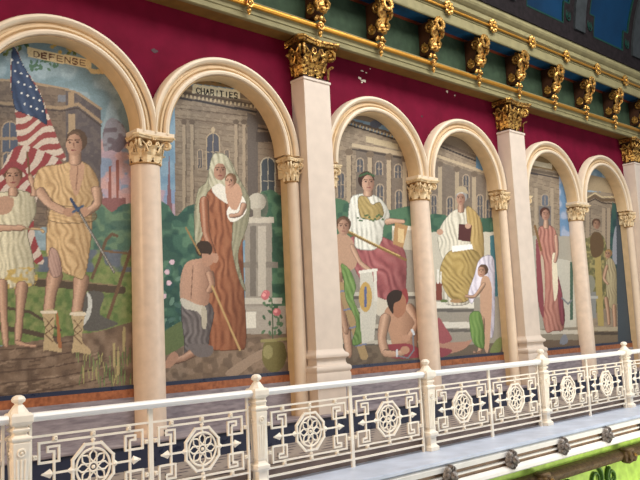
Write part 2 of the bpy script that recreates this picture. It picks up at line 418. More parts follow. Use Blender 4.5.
    def text(s, word, x0, y0, x1, y1, h, col, wd=1.0):
        G = {'D': [[(0, 0), (0, 1), (.6, 1), (1, .7), (1, .3), (.6, 0), (0, 0)]], 'E': [[(1, 0), (0, 0), (0, 1), (1, 1)], [(0, .5), (.8, .5)]],
             'F': [[(0, 0), (0, 1), (1, 1)], [(0, .5), (.8, .5)]], 'N': [[(0, 0), (0, 1), (1, 0), (1, 1)]],
             'S': [[(1, .85), (.7, 1), (.2, 1), (0, .8), (.1, .58), (.9, .42), (1, .2), (.8, 0), (.2, 0), (0, .15)]],
             'C': [[(1, .8), (.7, 1), (.3, 1), (0, .7), (0, .3), (.3, 0), (.7, 0), (1, .2)]], 'H': [[(0, 0), (0, 1)], [(1, 0), (1, 1)], [(0, .5), (1, .5)]],
             'A': [[(0, 0), (.5, 1), (1, 0)], [(.2, .4), (.8, .4)]], 'R': [[(0, 0), (0, 1), (.8, 1), (1, .8), (.8, .5), (0, .5)], [(.5, .5), (1, 0)]],
             'I': [[(.5, 0), (.5, 1)]], 'T': [[(.5, 0), (.5, 1)], [(0, 1), (1, 1)]], 'X': [[(0, 0), (1, 1)], [(0, 1), (1, 0)]], 'U': [[(0, 1), (0, .2), (.3, 0), (.7, 0), (1, .2), (1, 1)]],
             'V': [[(0, 1), (.5, 0), (1, 1)]], 'L': [[(0, 1), (0, 0), (1, 0)]], 'G': [[(1, .8), (.7, 1), (.3, 1), (0, .7), (0, .3), (.3, 0), (1, 0), (1, .45), (.6, .45)]]}
        n = len(word); step = (x1 - x0) / n
        for i, chh in enumerate(word):
            lx = x0 + i * step; ly = y0 + (y1 - y0) * i / n; sl = (y1 - y0) / (x1 - x0)
            for st in G[chh]:
                s.L([(lx + a * step * .66, ly + a * step * .66 * sl - b * h) for a, b in st], wd, col)

def paint1(p):
    al = np.ones(p.u.shape, bool)
    p.put(al, (122, 150, 158)); p.mottle(al, (150, 170, 176), 14, .8, 1); p.mottle(al, (110, 136, 140), 7, .4, 2)
    # pink industrial sky and chimneys behind green bushes
    m = p.P([(95, 140), (140, 132), (140, 215), (95, 215)], (176, 150, 160), False); p.mottle(m, (120, 150, 176), 9, .8, 3); p.mottle(m, (206, 150, 128), 6, .6, 4)
    m = p.P([(103, 132), (110, 118), (122, 124), (128, 138), (120, 152), (112, 150), (104, 150)], (120, 106, 114)); p.mottle(m, (150, 150, 158), 5, .8, 5)
    for x, y0 in ((108.5, 166), (116, 160)): p.R(x, y0, x + 3, 213, (158, 92, 76))
    p.R(101, 198, 126, 214, (150, 96, 92))
    # brown stone building
    m = p.P([(-60, 76), (20, 82), (60, 88), (78, 94), (101, 110), (101, 220), (-60, 240)], (134, 114, 94), False); p.mottle(m, (116, 98, 84), 4, .8, 6)
    for k in range(22): 
        y = 96 + k * 6.2; p.L([(-60, y - 4), (60, y)], .7, (108, 90, 74), m)
    m2 = p.P([(66, 90), (78, 93), (101, 109), (101, 220), (66, 220)], (100, 90, 90), False); p.mottle(m2, (116, 104, 98), 4, .7, 7)
    p.L([(-60, 98), (62, 108), (78, 104), (101, 122)], 3, (164, 138, 104), al); p.L([(-60, 101), (62, 111), (78, 108), (101, 126)], 1.4, (84, 70, 64))
    p.L([(-60, 76), (20, 81), (62, 88), (78, 93), (101, 109)], 2.2, (168, 142, 108))
    p.R(68, 92, 74, 106, (170, 142, 104)); p.R(68, 114, 75, 134, (172, 146, 110)); p.R(58, 95, 66, 102, (126, 128, 134))
    p.window(10, 130, 15, 22, (88, 98, 116)); p.R(-60, 137, 24, 140, (160, 136, 104)); p.window(8, 158, 10, 20, (96, 100, 110))
    # foliage at the crown of the arch
    for i in range(70):
        x = rng.uniform(-30, 80); y = 38 + 9 * math.sin(x * .11) + rng.uniform(-7, 7) + (6 if x < 10 else 0)
        p.E(x, y, rng.uniform(1.5, 3.6), rng.uniform(1, 2.2), [(84, 112, 56), (58, 92, 60), (122, 138, 70), (96, 110, 50)][i % 4], rng.uniform(0, 3))
    for x, y in ((52, 47), (55, 45), (70, 50), (68, 48), (60, 52)): p.E(x, y, 2, 2, (196, 160, 60))
    for i in range(26): p.E(rng.uniform(28, 58), rng.uniform(60, 70), 2.2, 1.2, (84, 124, 92), rng.uniform(0, 3))
    p.P([(27, 47), (92, 60), (91, 69), (28, 57)], (216, 192, 138), False); p.P([(86, 68), (112, 71), (108, 74), (92, 74)], (206, 180, 124), False)
    p.text('DEFENSE', 34, 56.5, 88, 66.4, 5.2, (116, 66, 44), 1.15)
    # bushes and field
    m = p.P([(80, 226), (90, 208), (101, 204), (112, 212), (124, 204), (145, 210), (145, 262), (80, 262)], (86, 122, 100)); p.mottle(m, (118, 148, 110), 6, .7, 8); p.mottle(m, (58, 96, 92), 9, .6, 9)
    m = p.R(-60, 250, 145, 345, (122, 142, 74)); p.mottle(m, (92, 122, 62), 5, .8, 10, .3, .8); p.mottle(m, (160, 160, 96), 4, .5, 11, .35, .8); p.mottle(m & (p.v < 272), (98, 104, 132), 9, .8, 12)
    # plough
    wood = (96, 80, 62)
    p.L([(-60, 276), (60, 284), (122, 290)], 8, wood); p.L([(-60, 272), (60, 280), (122, 286)], 1.3, (150, 128, 92))
    p.L([(92, 278), (100, 258), (106, 240), (112, 234), (117, 236)], 3, (118, 92, 66)); p.L([(133, 244), (124, 270), (108, 318)], 3.4, (124, 94, 66)); p.L([(104, 251), (133, 254)], 2, (130, 100, 70))
    p.P([(86, 294), (104, 294), (100, 314), (118, 324), (84, 330)], (104, 100, 92)); p.P([(87, 292), (92, 300), (90, 316), (82, 326), (88, 306)], (190, 190, 180))
    p.L([(-60, 322), (20, 330), (70, 342)], 5, wood); p.L([(-60, 296), (30, 312), (60, 330)], 3, wood)
    # soil
    m = p.P([(-80, 350), (0, 346), (40, 340), (96, 332), (150, 326), (150, 410), (-80, 420)], (134, 108, 84)); p.mottle(m, (100, 80, 64), 11, .7, 13, .35, .8); p.mottle(m, (160, 134, 108), 6, .6, 14, .35, .8)
    for k in range(5): p.L([(-40 + k * 10, 352 + k * 11), (30 + k * 8, 348 + k * 10), (80 + k * 4, 340 + k * 10)], 1.4, (88, 66, 54), m, .7)
    for i in range(70):
        x = rng.uniform(-20, 118); y = rng.uniform(350, 392); p.L([(x, y), (x + rng.uniform(5, 12), y - rng.uniform(.5, 3))], rng.uniform(.8, 2), [(90, 70, 56), (168, 142, 114), (110, 88, 68)][i % 3], m, .6)
    for i in range(60):
        x = rng.uniform(76, 134); y = rng.uniform(356, 388); p.L([(x, y), (x + rng.uniform(-1, 1), y - rng.uniform(6, 16))], .9, [(128, 148, 84), (168, 160, 96), (104, 128, 72)][i % 3])
    for x, y in ((114, 344), (118, 352), (124, 328)): p.L([(x, y), (x, y + 22)], 2.6, (178, 160, 104))
    # flag
    m = p.P([(12, 50), (16, 48), (24, 66), (38, 88), (46, 108), (58, 140), (66, 160), (50, 154), (28, 146), (18, 142), (15, 110), (10, 80)], (198, 180, 160))
    d = (p.u * .42 + p.v * .9 + 2.4 * np.sin(p.u / 5.5)); p.put(m & ((d / 5.4).astype(int) % 2 == 0), (164, 70, 66)); 
    m = p.P([(12, 50), (15, 48), (22, 62), (32, 80), (42, 98), (47, 124), (36, 118), (20, 112), (14, 106), (11, 80)], (60, 82, 118)); p.folds(m, (36, 52, 84), (92, 110, 140), 70, 9, 3, 1)
    for i in range(26):
        x = 12 + (i % 5) * 6 + (i // 5) * 3.2; y = 60 + (i // 5) * 11 + (i % 5) * 2.4
        mm = m & ((p.u - x) ** 2 + (p.v - y) ** 2 < 1.1); p.put(mm, (206, 206, 200))
    m = p.P([(18, 146), (40, 150), (62, 162), (60, 176), (40, 190), (34, 230), (44, 262), (30, 256), (24, 200), (0, 214), (-6, 190), (6, 160)], (196, 178, 160)); p.put(m & ((((p.u * .8 + p.v * .7 + 3 * np.sin(p.v / 7)) / 6.5).astype(int) % 2) == 0), (160, 60, 62))
    p.L([(27, 152), (31, 186)], 2, (124, 88, 52))
    # boy
    m = p.P([(-6, 196), (4, 192), (20, 190), (34, 196), (36, 214), (28, 232), (34, 262), (33, 286), (8, 288), (-14, 280), (-20, 230)], (206, 196, 160)); p.folds(m, (150, 142, 112), (228, 222, 192), 82, 5.4, 3, 2)
    p.P([(-4, 200), (6, 196), (14, 200), (10, 212), (-2, 214)], (188, 146, 116)); p.mottle(p.mask([(4, 272), (34, 268), (34, 286), (6, 288)]), (196, 164, 70), 3, .9, 3)
    p.limb([(34, 196), (34, 188), (30, 176)], 7, 5); p.limb([(-12, 228), (8, 228), (24, 228)], 8, 5)
    p.limb([(2, 282), (3, 308), (6, 344)], 11, 6); p.limb([(22, 284), (20, 310), (18, 342)], 12, 6); p.limb([(16, 342), (26, 345), (36, 346)], 5, 3)
    p.limb([(13, 188), (13, 196)], 8, 9); p.head(13, 176, 10.5, (192, 146, 116), (110, 76, 50), 0); p.P([(2, 176), (5, 165), (15, 161), (25, 168), (28, 180), (23, 172), (14, 167), (7, 170)], (156, 62, 66))
    p.limb([(24, 229), (38, 229), (44, 232)], 2, 3, (200, 170, 110))
    # youth with sword
    p.limb([(56, 272), (51, 292), (48, 318)], 15, 9); p.limb([(82, 276), (79, 296), (76, 318)], 15, 9)
    m = p.P([(60, 164), (76, 160), (90, 166), (99, 182), (98, 196), (92, 204), (92, 226), (90, 250), (84, 278), (72, 276), (56, 268), (46, 252), (48, 216), (52, 200), (42, 196), (33, 186), (40, 168)], (206, 168, 112))
    p.folds(m, (158, 118, 70), (228, 196, 146), 72, 6, 5, 5)
    mm = p.mask([(50, 206), (92, 210), (92, 222), (52, 222)]); p.folds(mm, (150, 110, 66), (226, 192, 138), 12, 4, 2, 3)
    m = p.P([(50, 248), (58, 252), (62, 272), (54, 278), (48, 266)], (186, 148, 130)); p.folds(m, (150, 110, 96), (206, 170, 150), 70, 3, 1, 3)
    p.P([(72, 162), (84, 164), (82, 182), (76, 196), (70, 180)], (192, 148, 114)); p.L([(78, 166), (76, 190)], 1, (150, 106, 80))
    p.limb([(39, 190), (50, 204), (66, 212)], 10, 7); p.E(69, 212, 6, 4.6, (184, 138, 106)); p.limb([(96, 188), (97, 204), (84, 214)], 10, 7); p.E(84, 212, 5.5, 4.8, (186, 140, 108))
    p.limb([(75, 150), (75, 164)], 10, 11); p.head(75, 143, 11.5, (192, 148, 116), (96, 72, 52), -.5)
    p.L([(76, 206), (114, 272)], 2.6, (104, 98, 90)); p.L([(80, 214), (114, 272)], .8, (170, 164, 150)); p.L([(71, 199), (78, 211)], 3, (60, 78, 112)); p.L([(73, 212), (83, 206)], 2.4, (74, 96, 124))
    for x, y in ((48, 312), (77, 314)):
        p.P([(x - 5, y), (x + 7, y - 1), (x + 5, y + 26), (x + 12, y + 34), (x + 13, y + 40), (x - 1, y + 38), (x - 5, y + 38), (x - 3, y + 18)], (190, 164, 118)); p.L([(x - 6, y), (x + 8, y)], 3, (210, 196, 168))
        p.L([(x - 3, y + 6), (x + 5, y + 16), (x - 3, y + 22), (x + 5, y + 30)], 1, (128, 98, 66)); p.L([(x + 5, y + 6), (x - 3, y + 16), (x + 5, y + 24)], 1, (128, 98, 66))
    p.P([(56, 314), (58, 312), (62, 348), (58, 348)], (176, 110, 60), False)

def paint2(p):
    al = np.ones(p.u.shape, bool)
    p.put(al, (112, 148, 172)); p.mottle(al, (140, 168, 184), 12, .6, 1)
    m = p.R(150, 190, 180, 260, (130, 150, 180)); p.mottle(m, (196, 150, 150), 8, .7, 2); p.P([(166, 220), (168, 180), (169, 150), (170, 180), (173, 220)], (140, 96, 100), False)
    # church front
    m = p.P([(175, 84), (300, 100), (300, 240), (175, 240)], (150, 132, 108), False); p.mottle(m, (134, 116, 96), 4, .7, 3)
    for k in range(26): p.L([(175, 104 + 5.4 * k), (300, 116 + 5.4 * k)], .6, (126, 106, 86), m)
    p.P([(170, 70), (300, 84), (300, 96), (180, 82)], (150, 116, 62), False)
    for i in range(24): p.E(rng.uniform(186, 270), rng.uniform(74, 84), 2.5, 1.8, [(166, 118, 50), (120, 92, 50), (74, 96, 66)][i % 3], 1)
    p.R(256, 108, 262, 250, (112, 100, 92)); p.P([(247, 112), (262, 118), (268, 128), (258, 126), (258, 240), (248, 240)], (110, 98, 88), False)
    p.P([(262, 100), (285, 108), (285, 122), (266, 120)], (96, 146, 168), False); p.P([(258, 124), (290, 130), (290, 240), (258, 240)], (142, 122, 98), False)
    for k in range(16): p.L([(258, 136 + 6 * k), (290, 140 + 6 * k)], .6, (118, 100, 82), al & (p.u > 258) & (p.v < 236))
    p.L([(176, 92), (258, 106)], 3.4, (112, 96, 80)); p.L([(176, 97), (256, 112)], 2.2, (72, 66, 66)); p.L([(176, 88), (262, 102)], 1.4, (182, 160, 124)); p.L([(258, 128), (290, 134)], 2, (84, 72, 64))
    for i in range(20): p.R(178 + i * 4, 93.5 + i * .62, 180 + i * 4, 96.5 + i * .62, (196, 176, 138))
    p.L([(176, 108), (248, 116)], 1, (110, 92, 74)); p.L([(176, 118), (248, 126)], 1.6, (120, 100, 80))
    for x in (184, 192, 236, 244): p.R(x - 1.6, 122, x + 1.6, 236, (166, 146, 118)); p.E(x, 122, 3, 2.6, (112, 94, 76)); p.L([(x + 2, 124), (x + 2, 236)], .8, (104, 88, 72))
    p.window(213, 140, 12, 30, (88, 90, 100), (176, 154, 120)); p.E(213, 130, 2, 3, (182, 160, 126)); p.window(200, 152, 3.4, 16); p.window(227, 152, 3.4, 16)
    p.window(268, 165, 13, 40, (80, 88, 94), (182, 170, 144)); p.R(256, 132, 274, 142, (92, 80, 72))
    p.P([(193, 84), (240, 90), (240, 99), (192, 93)], (226, 214, 176), False); p.text('CHARITIES', 196.5, 93, 239, 98.6, 5.2, (44, 36, 32), 1.1)
    # hedge and garden
    m = p.P([(150, 210), (166, 204), (176, 216), (188, 206), (204, 206), (210, 230), (212, 330), (150, 340)], (74, 118, 96)); p.mottle(m, (104, 146, 112), 5, .7, 4); p.mottle(m, (44, 84, 76), 8, .7, 5)
    m = p.P([(256, 210), (268, 190), (282, 196), (295, 200), (295, 330), (256, 330)], (70, 112, 84)); p.mottle(m, (96, 138, 100), 5, .7, 6); p.mottle(m, (44, 80, 66), 8, .7, 7)
    for i in range(26): p.E(rng.uniform(163, 184), rng.uniform(268, 342), 4.5, 2.2, [(84, 124, 110), (58, 100, 92), (112, 150, 126)][i % 3], rng.uniform(0, 3))
    for x, y in ((167, 272), (169, 283), (172, 262), (164, 296)): p.E(x, y, 2.6, 2.6, (214, 178, 186))
    m = p.P([(150, 346), (180, 330), (215, 334), (295, 316), (295, 400), (150, 400)], (140, 116, 92)); p.mottle(m, (164, 138, 112), 6, .6, 8); p.mottle(m, (112, 92, 74), 5, .6, 9); p.P([(160, 336), (190, 318), (200, 332), (164, 356)], (112, 128, 76))
    m = p.P([(226, 372), (256, 352), (280, 342), (280, 350), (256, 362), (236, 376)], (168, 142, 116))
    # stone pedestal with urn
    p.R(245, 218, 272, 334, (158, 148, 132)); p.R(241, 217, 274, 223, (192, 182, 162)); p.R(240, 262, 278, 268, (140, 130, 116)); p.R(238, 298, 282, 304, (190, 182, 164)); p.R(240, 306, 286, 334, (170, 160, 144)); p.R(258, 226, 266, 296, (184, 174, 156)); p.R(250, 226, 256, 296, (128, 118, 106)); p.R(244, 312, 256, 328, (208, 202, 184))
    p.E(257, 202, 9, 9, (186, 178, 158)); p.R(253, 208, 261, 218, (172, 162, 142)); p.shade(p.mask([(248, 195), (266, 195), (266, 216), (248, 216)]), 257, 0, 10, (130, 120, 104), .6)
    # draped woman holding a child
    m = p.P([(196, 208), (204, 190), (212, 186), (230, 186), (242, 196), (248, 216), (243, 240), (245, 300), (246, 344), (238, 350), (212, 350), (202, 342), (208, 300), (206, 262), (200, 240)], (170, 102, 62)); p.folds(m, (112, 58, 36), (202, 138, 92), 86, 7, 4, 3)
    m = p.P([(198, 190), (206, 182), (210, 166), (220, 156), (230, 160), (238, 176), (250, 200), (248, 224), (238, 256), (246, 290), (240, 282), (232, 250), (232, 210), (220, 186), (206, 196), (204, 230), (196, 246), (194, 214)], (172, 166, 132)); p.folds(m, (124, 122, 92), (204, 200, 170), 100, 5, 3, 2)
    m = p.P([(212, 156), (220, 153), (228, 157), (234, 172), (236, 184), (226, 190), (214, 190), (208, 180)], (190, 184, 152)); p.folds(m, (140, 136, 106), (212, 208, 180), 70, 5, 2, 6)
    p.head(220, 170, 9, (186, 138, 108), (92, 66, 48), 0, False); p.P([(212, 188), (222, 184), (232, 200), (228, 204), (216, 196)], (212, 206, 190))
    m = p.P([(228, 208), (242, 196), (246, 212), (234, 222), (228, 218)], (216, 210, 196)); p.P([(226, 184), (238, 184), (242, 196), (236, 210), (228, 204)], (200, 152, 120)); p.head(230, 181, 6.4, (204, 156, 124), (126, 90, 60), -.4)
    p.limb([(204, 200), (206, 232), (214, 256)], 9, 6, (172, 104, 66)); p.E(215, 258, 3.6, 5, (190, 142, 112)); p.limb([(244, 204), (240, 214), (230, 216)], 6, 4, (190, 142, 112))
    # kneeling man
    m = p.P([(181, 310), (186, 296), (206, 300), (214, 312), (210, 334), (206, 350), (186, 356), (184, 340)], (122, 112, 108)); p.folds(m, (84, 74, 74), (164, 154, 148), 74, 6, 5, 5)
    m = p.limb([(200, 348), (184, 358), (170, 362)], 9, 6, (182, 134, 104)); p.P([(164, 366), (170, 354), (176, 352), (178, 358), (170, 368)], (186, 138, 108)); p.P([(188, 344), (212, 346), (210, 356), (196, 356)], (124, 114, 110))
    m = p.P([(184, 266), (192, 260), (206, 260), (212, 276), (210, 290), (208, 304), (198, 306), (182, 302), (180, 284)], (196, 150, 120)); p.shade(m, 196, 0, 16, (140, 98, 76), .7); p.L([(193, 266), (191, 298)], 1, (150, 108, 84), m)
    p.P([(181, 298), (196, 304), (206, 308), (204, 322), (198, 312), (184, 308)], (196, 188, 168)); p.P([(202, 306), (207, 312), (206, 328), (202, 326)], (184, 174, 150))
    p.limb([(209, 272), (212, 284), (208, 292)], 8, 6, (178, 130, 100)); p.E(204, 249, 8.5, 8.5, (74, 56, 42)); p.P([(202, 254), (212, 256), (212, 264), (204, 266)], (186, 138, 108))
    p.L([(186, 228), (200, 254)], 1.6, (168, 128, 70)); p.L([(212, 286), (240, 350)], 2, (196, 160, 96))
    # rose in a green pot
    p.L([(273, 342), (272, 300), (268, 296)], 1.2, (84, 104, 70))
    for i in range(26): p.E(rng.uniform(263, 282), rng.uniform(300, 336), 2.6, 1.4, [(70, 108, 74), (98, 132, 92)][i % 2], rng.uniform(0, 3))
    for x, y in ((266, 294), (277, 312), (265, 296)): p.E(x, y, 4, 4, (206, 106, 110)); p.E(x - 1, y - 1, 1.8, 1.8, (232, 150, 146))
    m = p.P([(266, 342), (282, 342), (286, 350), (286.5, 358), (283, 367), (277, 372), (271, 372), (265, 367), (262, 358), (262.5, 350)], (132, 122, 66)); p.E(268, 352, 5, 7, (172, 164, 104), amt=.7); p.shade(m, 276, 0, 14, (74, 66, 34), .8); p.L([(262, 341), (286, 339)], 3, (160, 150, 90))

def palace(p, x0, x1, ysky, sl, seed, cols, winy, top=(112, 146, 170)):
    al = np.ones(p.u.shape, bool); p.put(al, top); p.mottle(al, (140, 164, 178), 8, .6, seed)
    m = p.P([(x0, ysky), (x1, ysky + (x1 - x0) * sl), (x1, 400), (x0, 400)], (156, 136, 110), False); p.mottle(m, (138, 120, 98), 4, .7, seed + 1)
    for k in range(20): p.L([(x0, ysky + 8 + 5 * k), (x1, ysky + 8 + 5 * k + (x1 - x0) * sl)], .5, (128, 108, 88), m)
    return m

def paint3(p):
    palace(p, 320, 430, 116, .30, 1, None, None)
    p.P([(350, 118), (368, 106), (376, 104), (430, 124), (430, 136), (340, 116)], (134, 114, 92), False)
    p.L([(340, 118), (430, 146)], 3.4, (118, 98, 80)); p.L([(340, 122), (430, 150)], 1.8, (72, 62, 58)); p.L([(352, 114), (374, 104), (415, 128)], 2.6, (84, 74, 70)); p.L([(352, 112), (374, 101), (415, 125)], 1.2, (184, 162, 126))
    for i in range(22): p.R(342 + i * 3.4, 119.6 + i * 1.05, 343.8 + i * 3.4, 122.2 + i * 1.05, (190, 168, 130))
    p.E(376, 124, 6, 4, (96, 100, 116))
    p.P([(366, 136), (398, 144), (398, 150), (366, 142)], (186, 166, 128), False)
    p.P([(356, 150), (412, 160), (412, 212), (356, 212)], (116, 102, 90), False, .75); p.R(352, 143, 420, 147, (186, 164, 130), 12); p.R(352, 148, 420, 150, (84, 72, 64), 12)
    for x in (349, 370, 389, 405): p.R(x - 2.4, 152 + (x - 350) * .12, x + 2.4, 226, (176, 154, 122)); p.E(x, 152 + (x - 350) * .12, 4, 3.4, (126, 106, 84)); p.L([(x + 2.4, 156), (x + 2.4, 226)], .9, (112, 94, 78))
    for x, y in ((341, 176), (360, 162), (380, 188), (399, 194), (379, 165), (398, 168)): p.window(x, y, 6, 22 if y > 180 or x < 350 else 10, (92, 92, 96))
    m = p.P([(330, 204), (344, 200), (360, 210), (390, 210), (410, 206), (430, 208), (430, 250), (330, 250)], (82, 124, 90)); p.mottle(m, (56, 96, 78), 5, .7, 4)
    p.R(392, 226, 430, 300, (178, 168, 146)); p.R(392, 226, 430, 230, (206, 198, 178))
    m = p.P([(320, 250), (430, 250), (430, 380), (320, 380)], (150, 140, 124), False)
    for k in range(4): p.R(330, 292 + k * 16, 425, 296 + k * 16, (186, 178, 158)); p.R(330, 296 + k * 16, 425, 299 + k * 16, (110, 100, 90))
    m = p.P([(320, 348), (430, 342), (430, 372), (320, 378)], (128, 110, 88), False); p.mottle(m, (108, 90, 72), 5, .7, 5)
    # seated woman
    m = p.P([(350, 238), (372, 234), (398, 244), (406, 256), (406, 286), (402, 298), (384, 300), (366, 288), (352, 262)], (176, 92, 92)); p.folds(m, (122, 50, 56), (208, 134, 130), 60, 8, 6, 5)
    m = p.P([(372, 296), (386, 300), (400, 298), (398, 318), (376, 314)], (200, 190, 168)); p.P([(398, 296), (406, 288), (408, 302), (400, 306)], (160, 60, 60))
    m = p.P([(350, 200), (358, 194), (372, 194), (384, 202), (390, 216), (384, 226), (382, 240), (374, 250), (356, 248), (354, 234), (348, 228)], (210, 206, 190)); p.folds(m, (158, 154, 136), (232, 228, 214), 84, 5, 3, 2)
    m = p.P([(358, 198), (366, 196), (372, 204), (380, 202), (384, 214), (378, 220), (368, 220), (360, 216)], (184, 156, 86)); p.folds(m, (126, 112, 60), (206, 182, 116), 60, 4, 3, 1)
    for i in range(14): p.E(358 + i * 1.9, 218 + 3 * math.sin(i), 1.3, 1, (86, 116, 70))
    p.limb([(386, 222), (396, 221), (404, 222)], 6, 4); p.limb([(368, 188), (368, 196)], 7, 8); p.head(367.5, 182, 8.8, (200, 154, 124), (70, 44, 32), .5); p.L([(360, 176), (367, 173), (374, 176)], 2, (70, 104, 66))
    m = p.P([(395, 222), (408, 226), (403, 248), (393, 244)], (180, 136, 80), False); p.R(398, 228, 404, 242, (206, 176, 120), 1)
    p.L([(348, 232), (372, 244), (406, 260)], 2.4, (140, 106, 50)); p.L([(349, 231), (373, 243), (400, 256)], .9, (206, 176, 96))
    # boy with bundle
    p.limb([(344, 262), (343, 300), (349, 352)], 12, 7); p.limb([(340, 262), (338, 290), (346, 330)], 10, 6, (172, 128, 98)); p.P([(336, 236), (346, 234), (354, 244), (356, 266), (340, 272), (334, 256)], (190, 148, 116)); p.head(343.5, 226, 8.2, (190, 146, 116), (104, 74, 52), 0)
    p.limb([(352, 246), (360, 262), (370, 270)], 5, 4)
    p.L([(341, 286), (364, 356)], 8, (176, 146, 96)); 
    for k in range(4): p.L([(338 + k * 6, 292 + k * 18), (348 + k * 6, 290 + k * 18)], 1.6, (120, 130, 160))
    m = p.P([(341, 264), (350, 270), (356, 286), (354, 300), (364, 324), (362, 342), (352, 344), (356, 322), (346, 300), (344, 284)], (120, 156, 76)); p.folds(m, (78, 116, 48), (168, 196, 120), 70, 5, 3, 3)
    # scroll shield
    m = p.P([(360, 272), (372, 270), (377, 306), (374, 340), (362, 344), (360, 320)], (196, 190, 172), False); p.E(365.5, 297, 6.5, 15, (200, 160, 74)); p.L([(365.5, 288), (365.5, 306)], 2.4, (92, 108, 156)); p.L([(360, 272), (376, 270)], 3, (212, 206, 190)); p.L([(375, 272), (376, 300)], 3, (206, 200, 184))
    # bound man
    m = p.P([(384, 314), (392, 304), (404, 304), (412, 312), (418, 330), (414, 352), (396, 354), (390, 336)], (190, 142, 108)); p.shade(m, 400, 0, 18, (132, 90, 66), .8); p.P([(384, 346), (410, 344), (424, 356), (392, 358)], (158, 60, 70))
    p.limb([(386, 316), (382, 338), (386, 354)], 10, 8); p.limb([(384, 353), (396, 354), (404, 352)], 7, 6); p.limb([(408, 306), (418, 322), (410, 336)], 9, 7, (182, 134, 102)); p.E(406, 338, 4.4, 3.6, (190, 142, 110)); p.E(405, 350, 4.6, 4, (188, 140, 108))
    p.L([(397, 350), (397, 356)], 2, (190, 196, 200)); p.L([(412, 330), (414, 334)], 2.4, (190, 196, 200)); p.L([(398, 356), (408, 358), (414, 350), (413, 336)], 1.4, (120, 128, 136))
    p.P([(390, 300), (392, 294), (400, 292), (406, 300), (405, 312), (398, 318), (392, 312)], (176, 118, 84)); p.P([(388, 306), (387, 296), (394, 290), (402, 292), (400, 300), (394, 304), (393, 314)], (62, 46, 38))

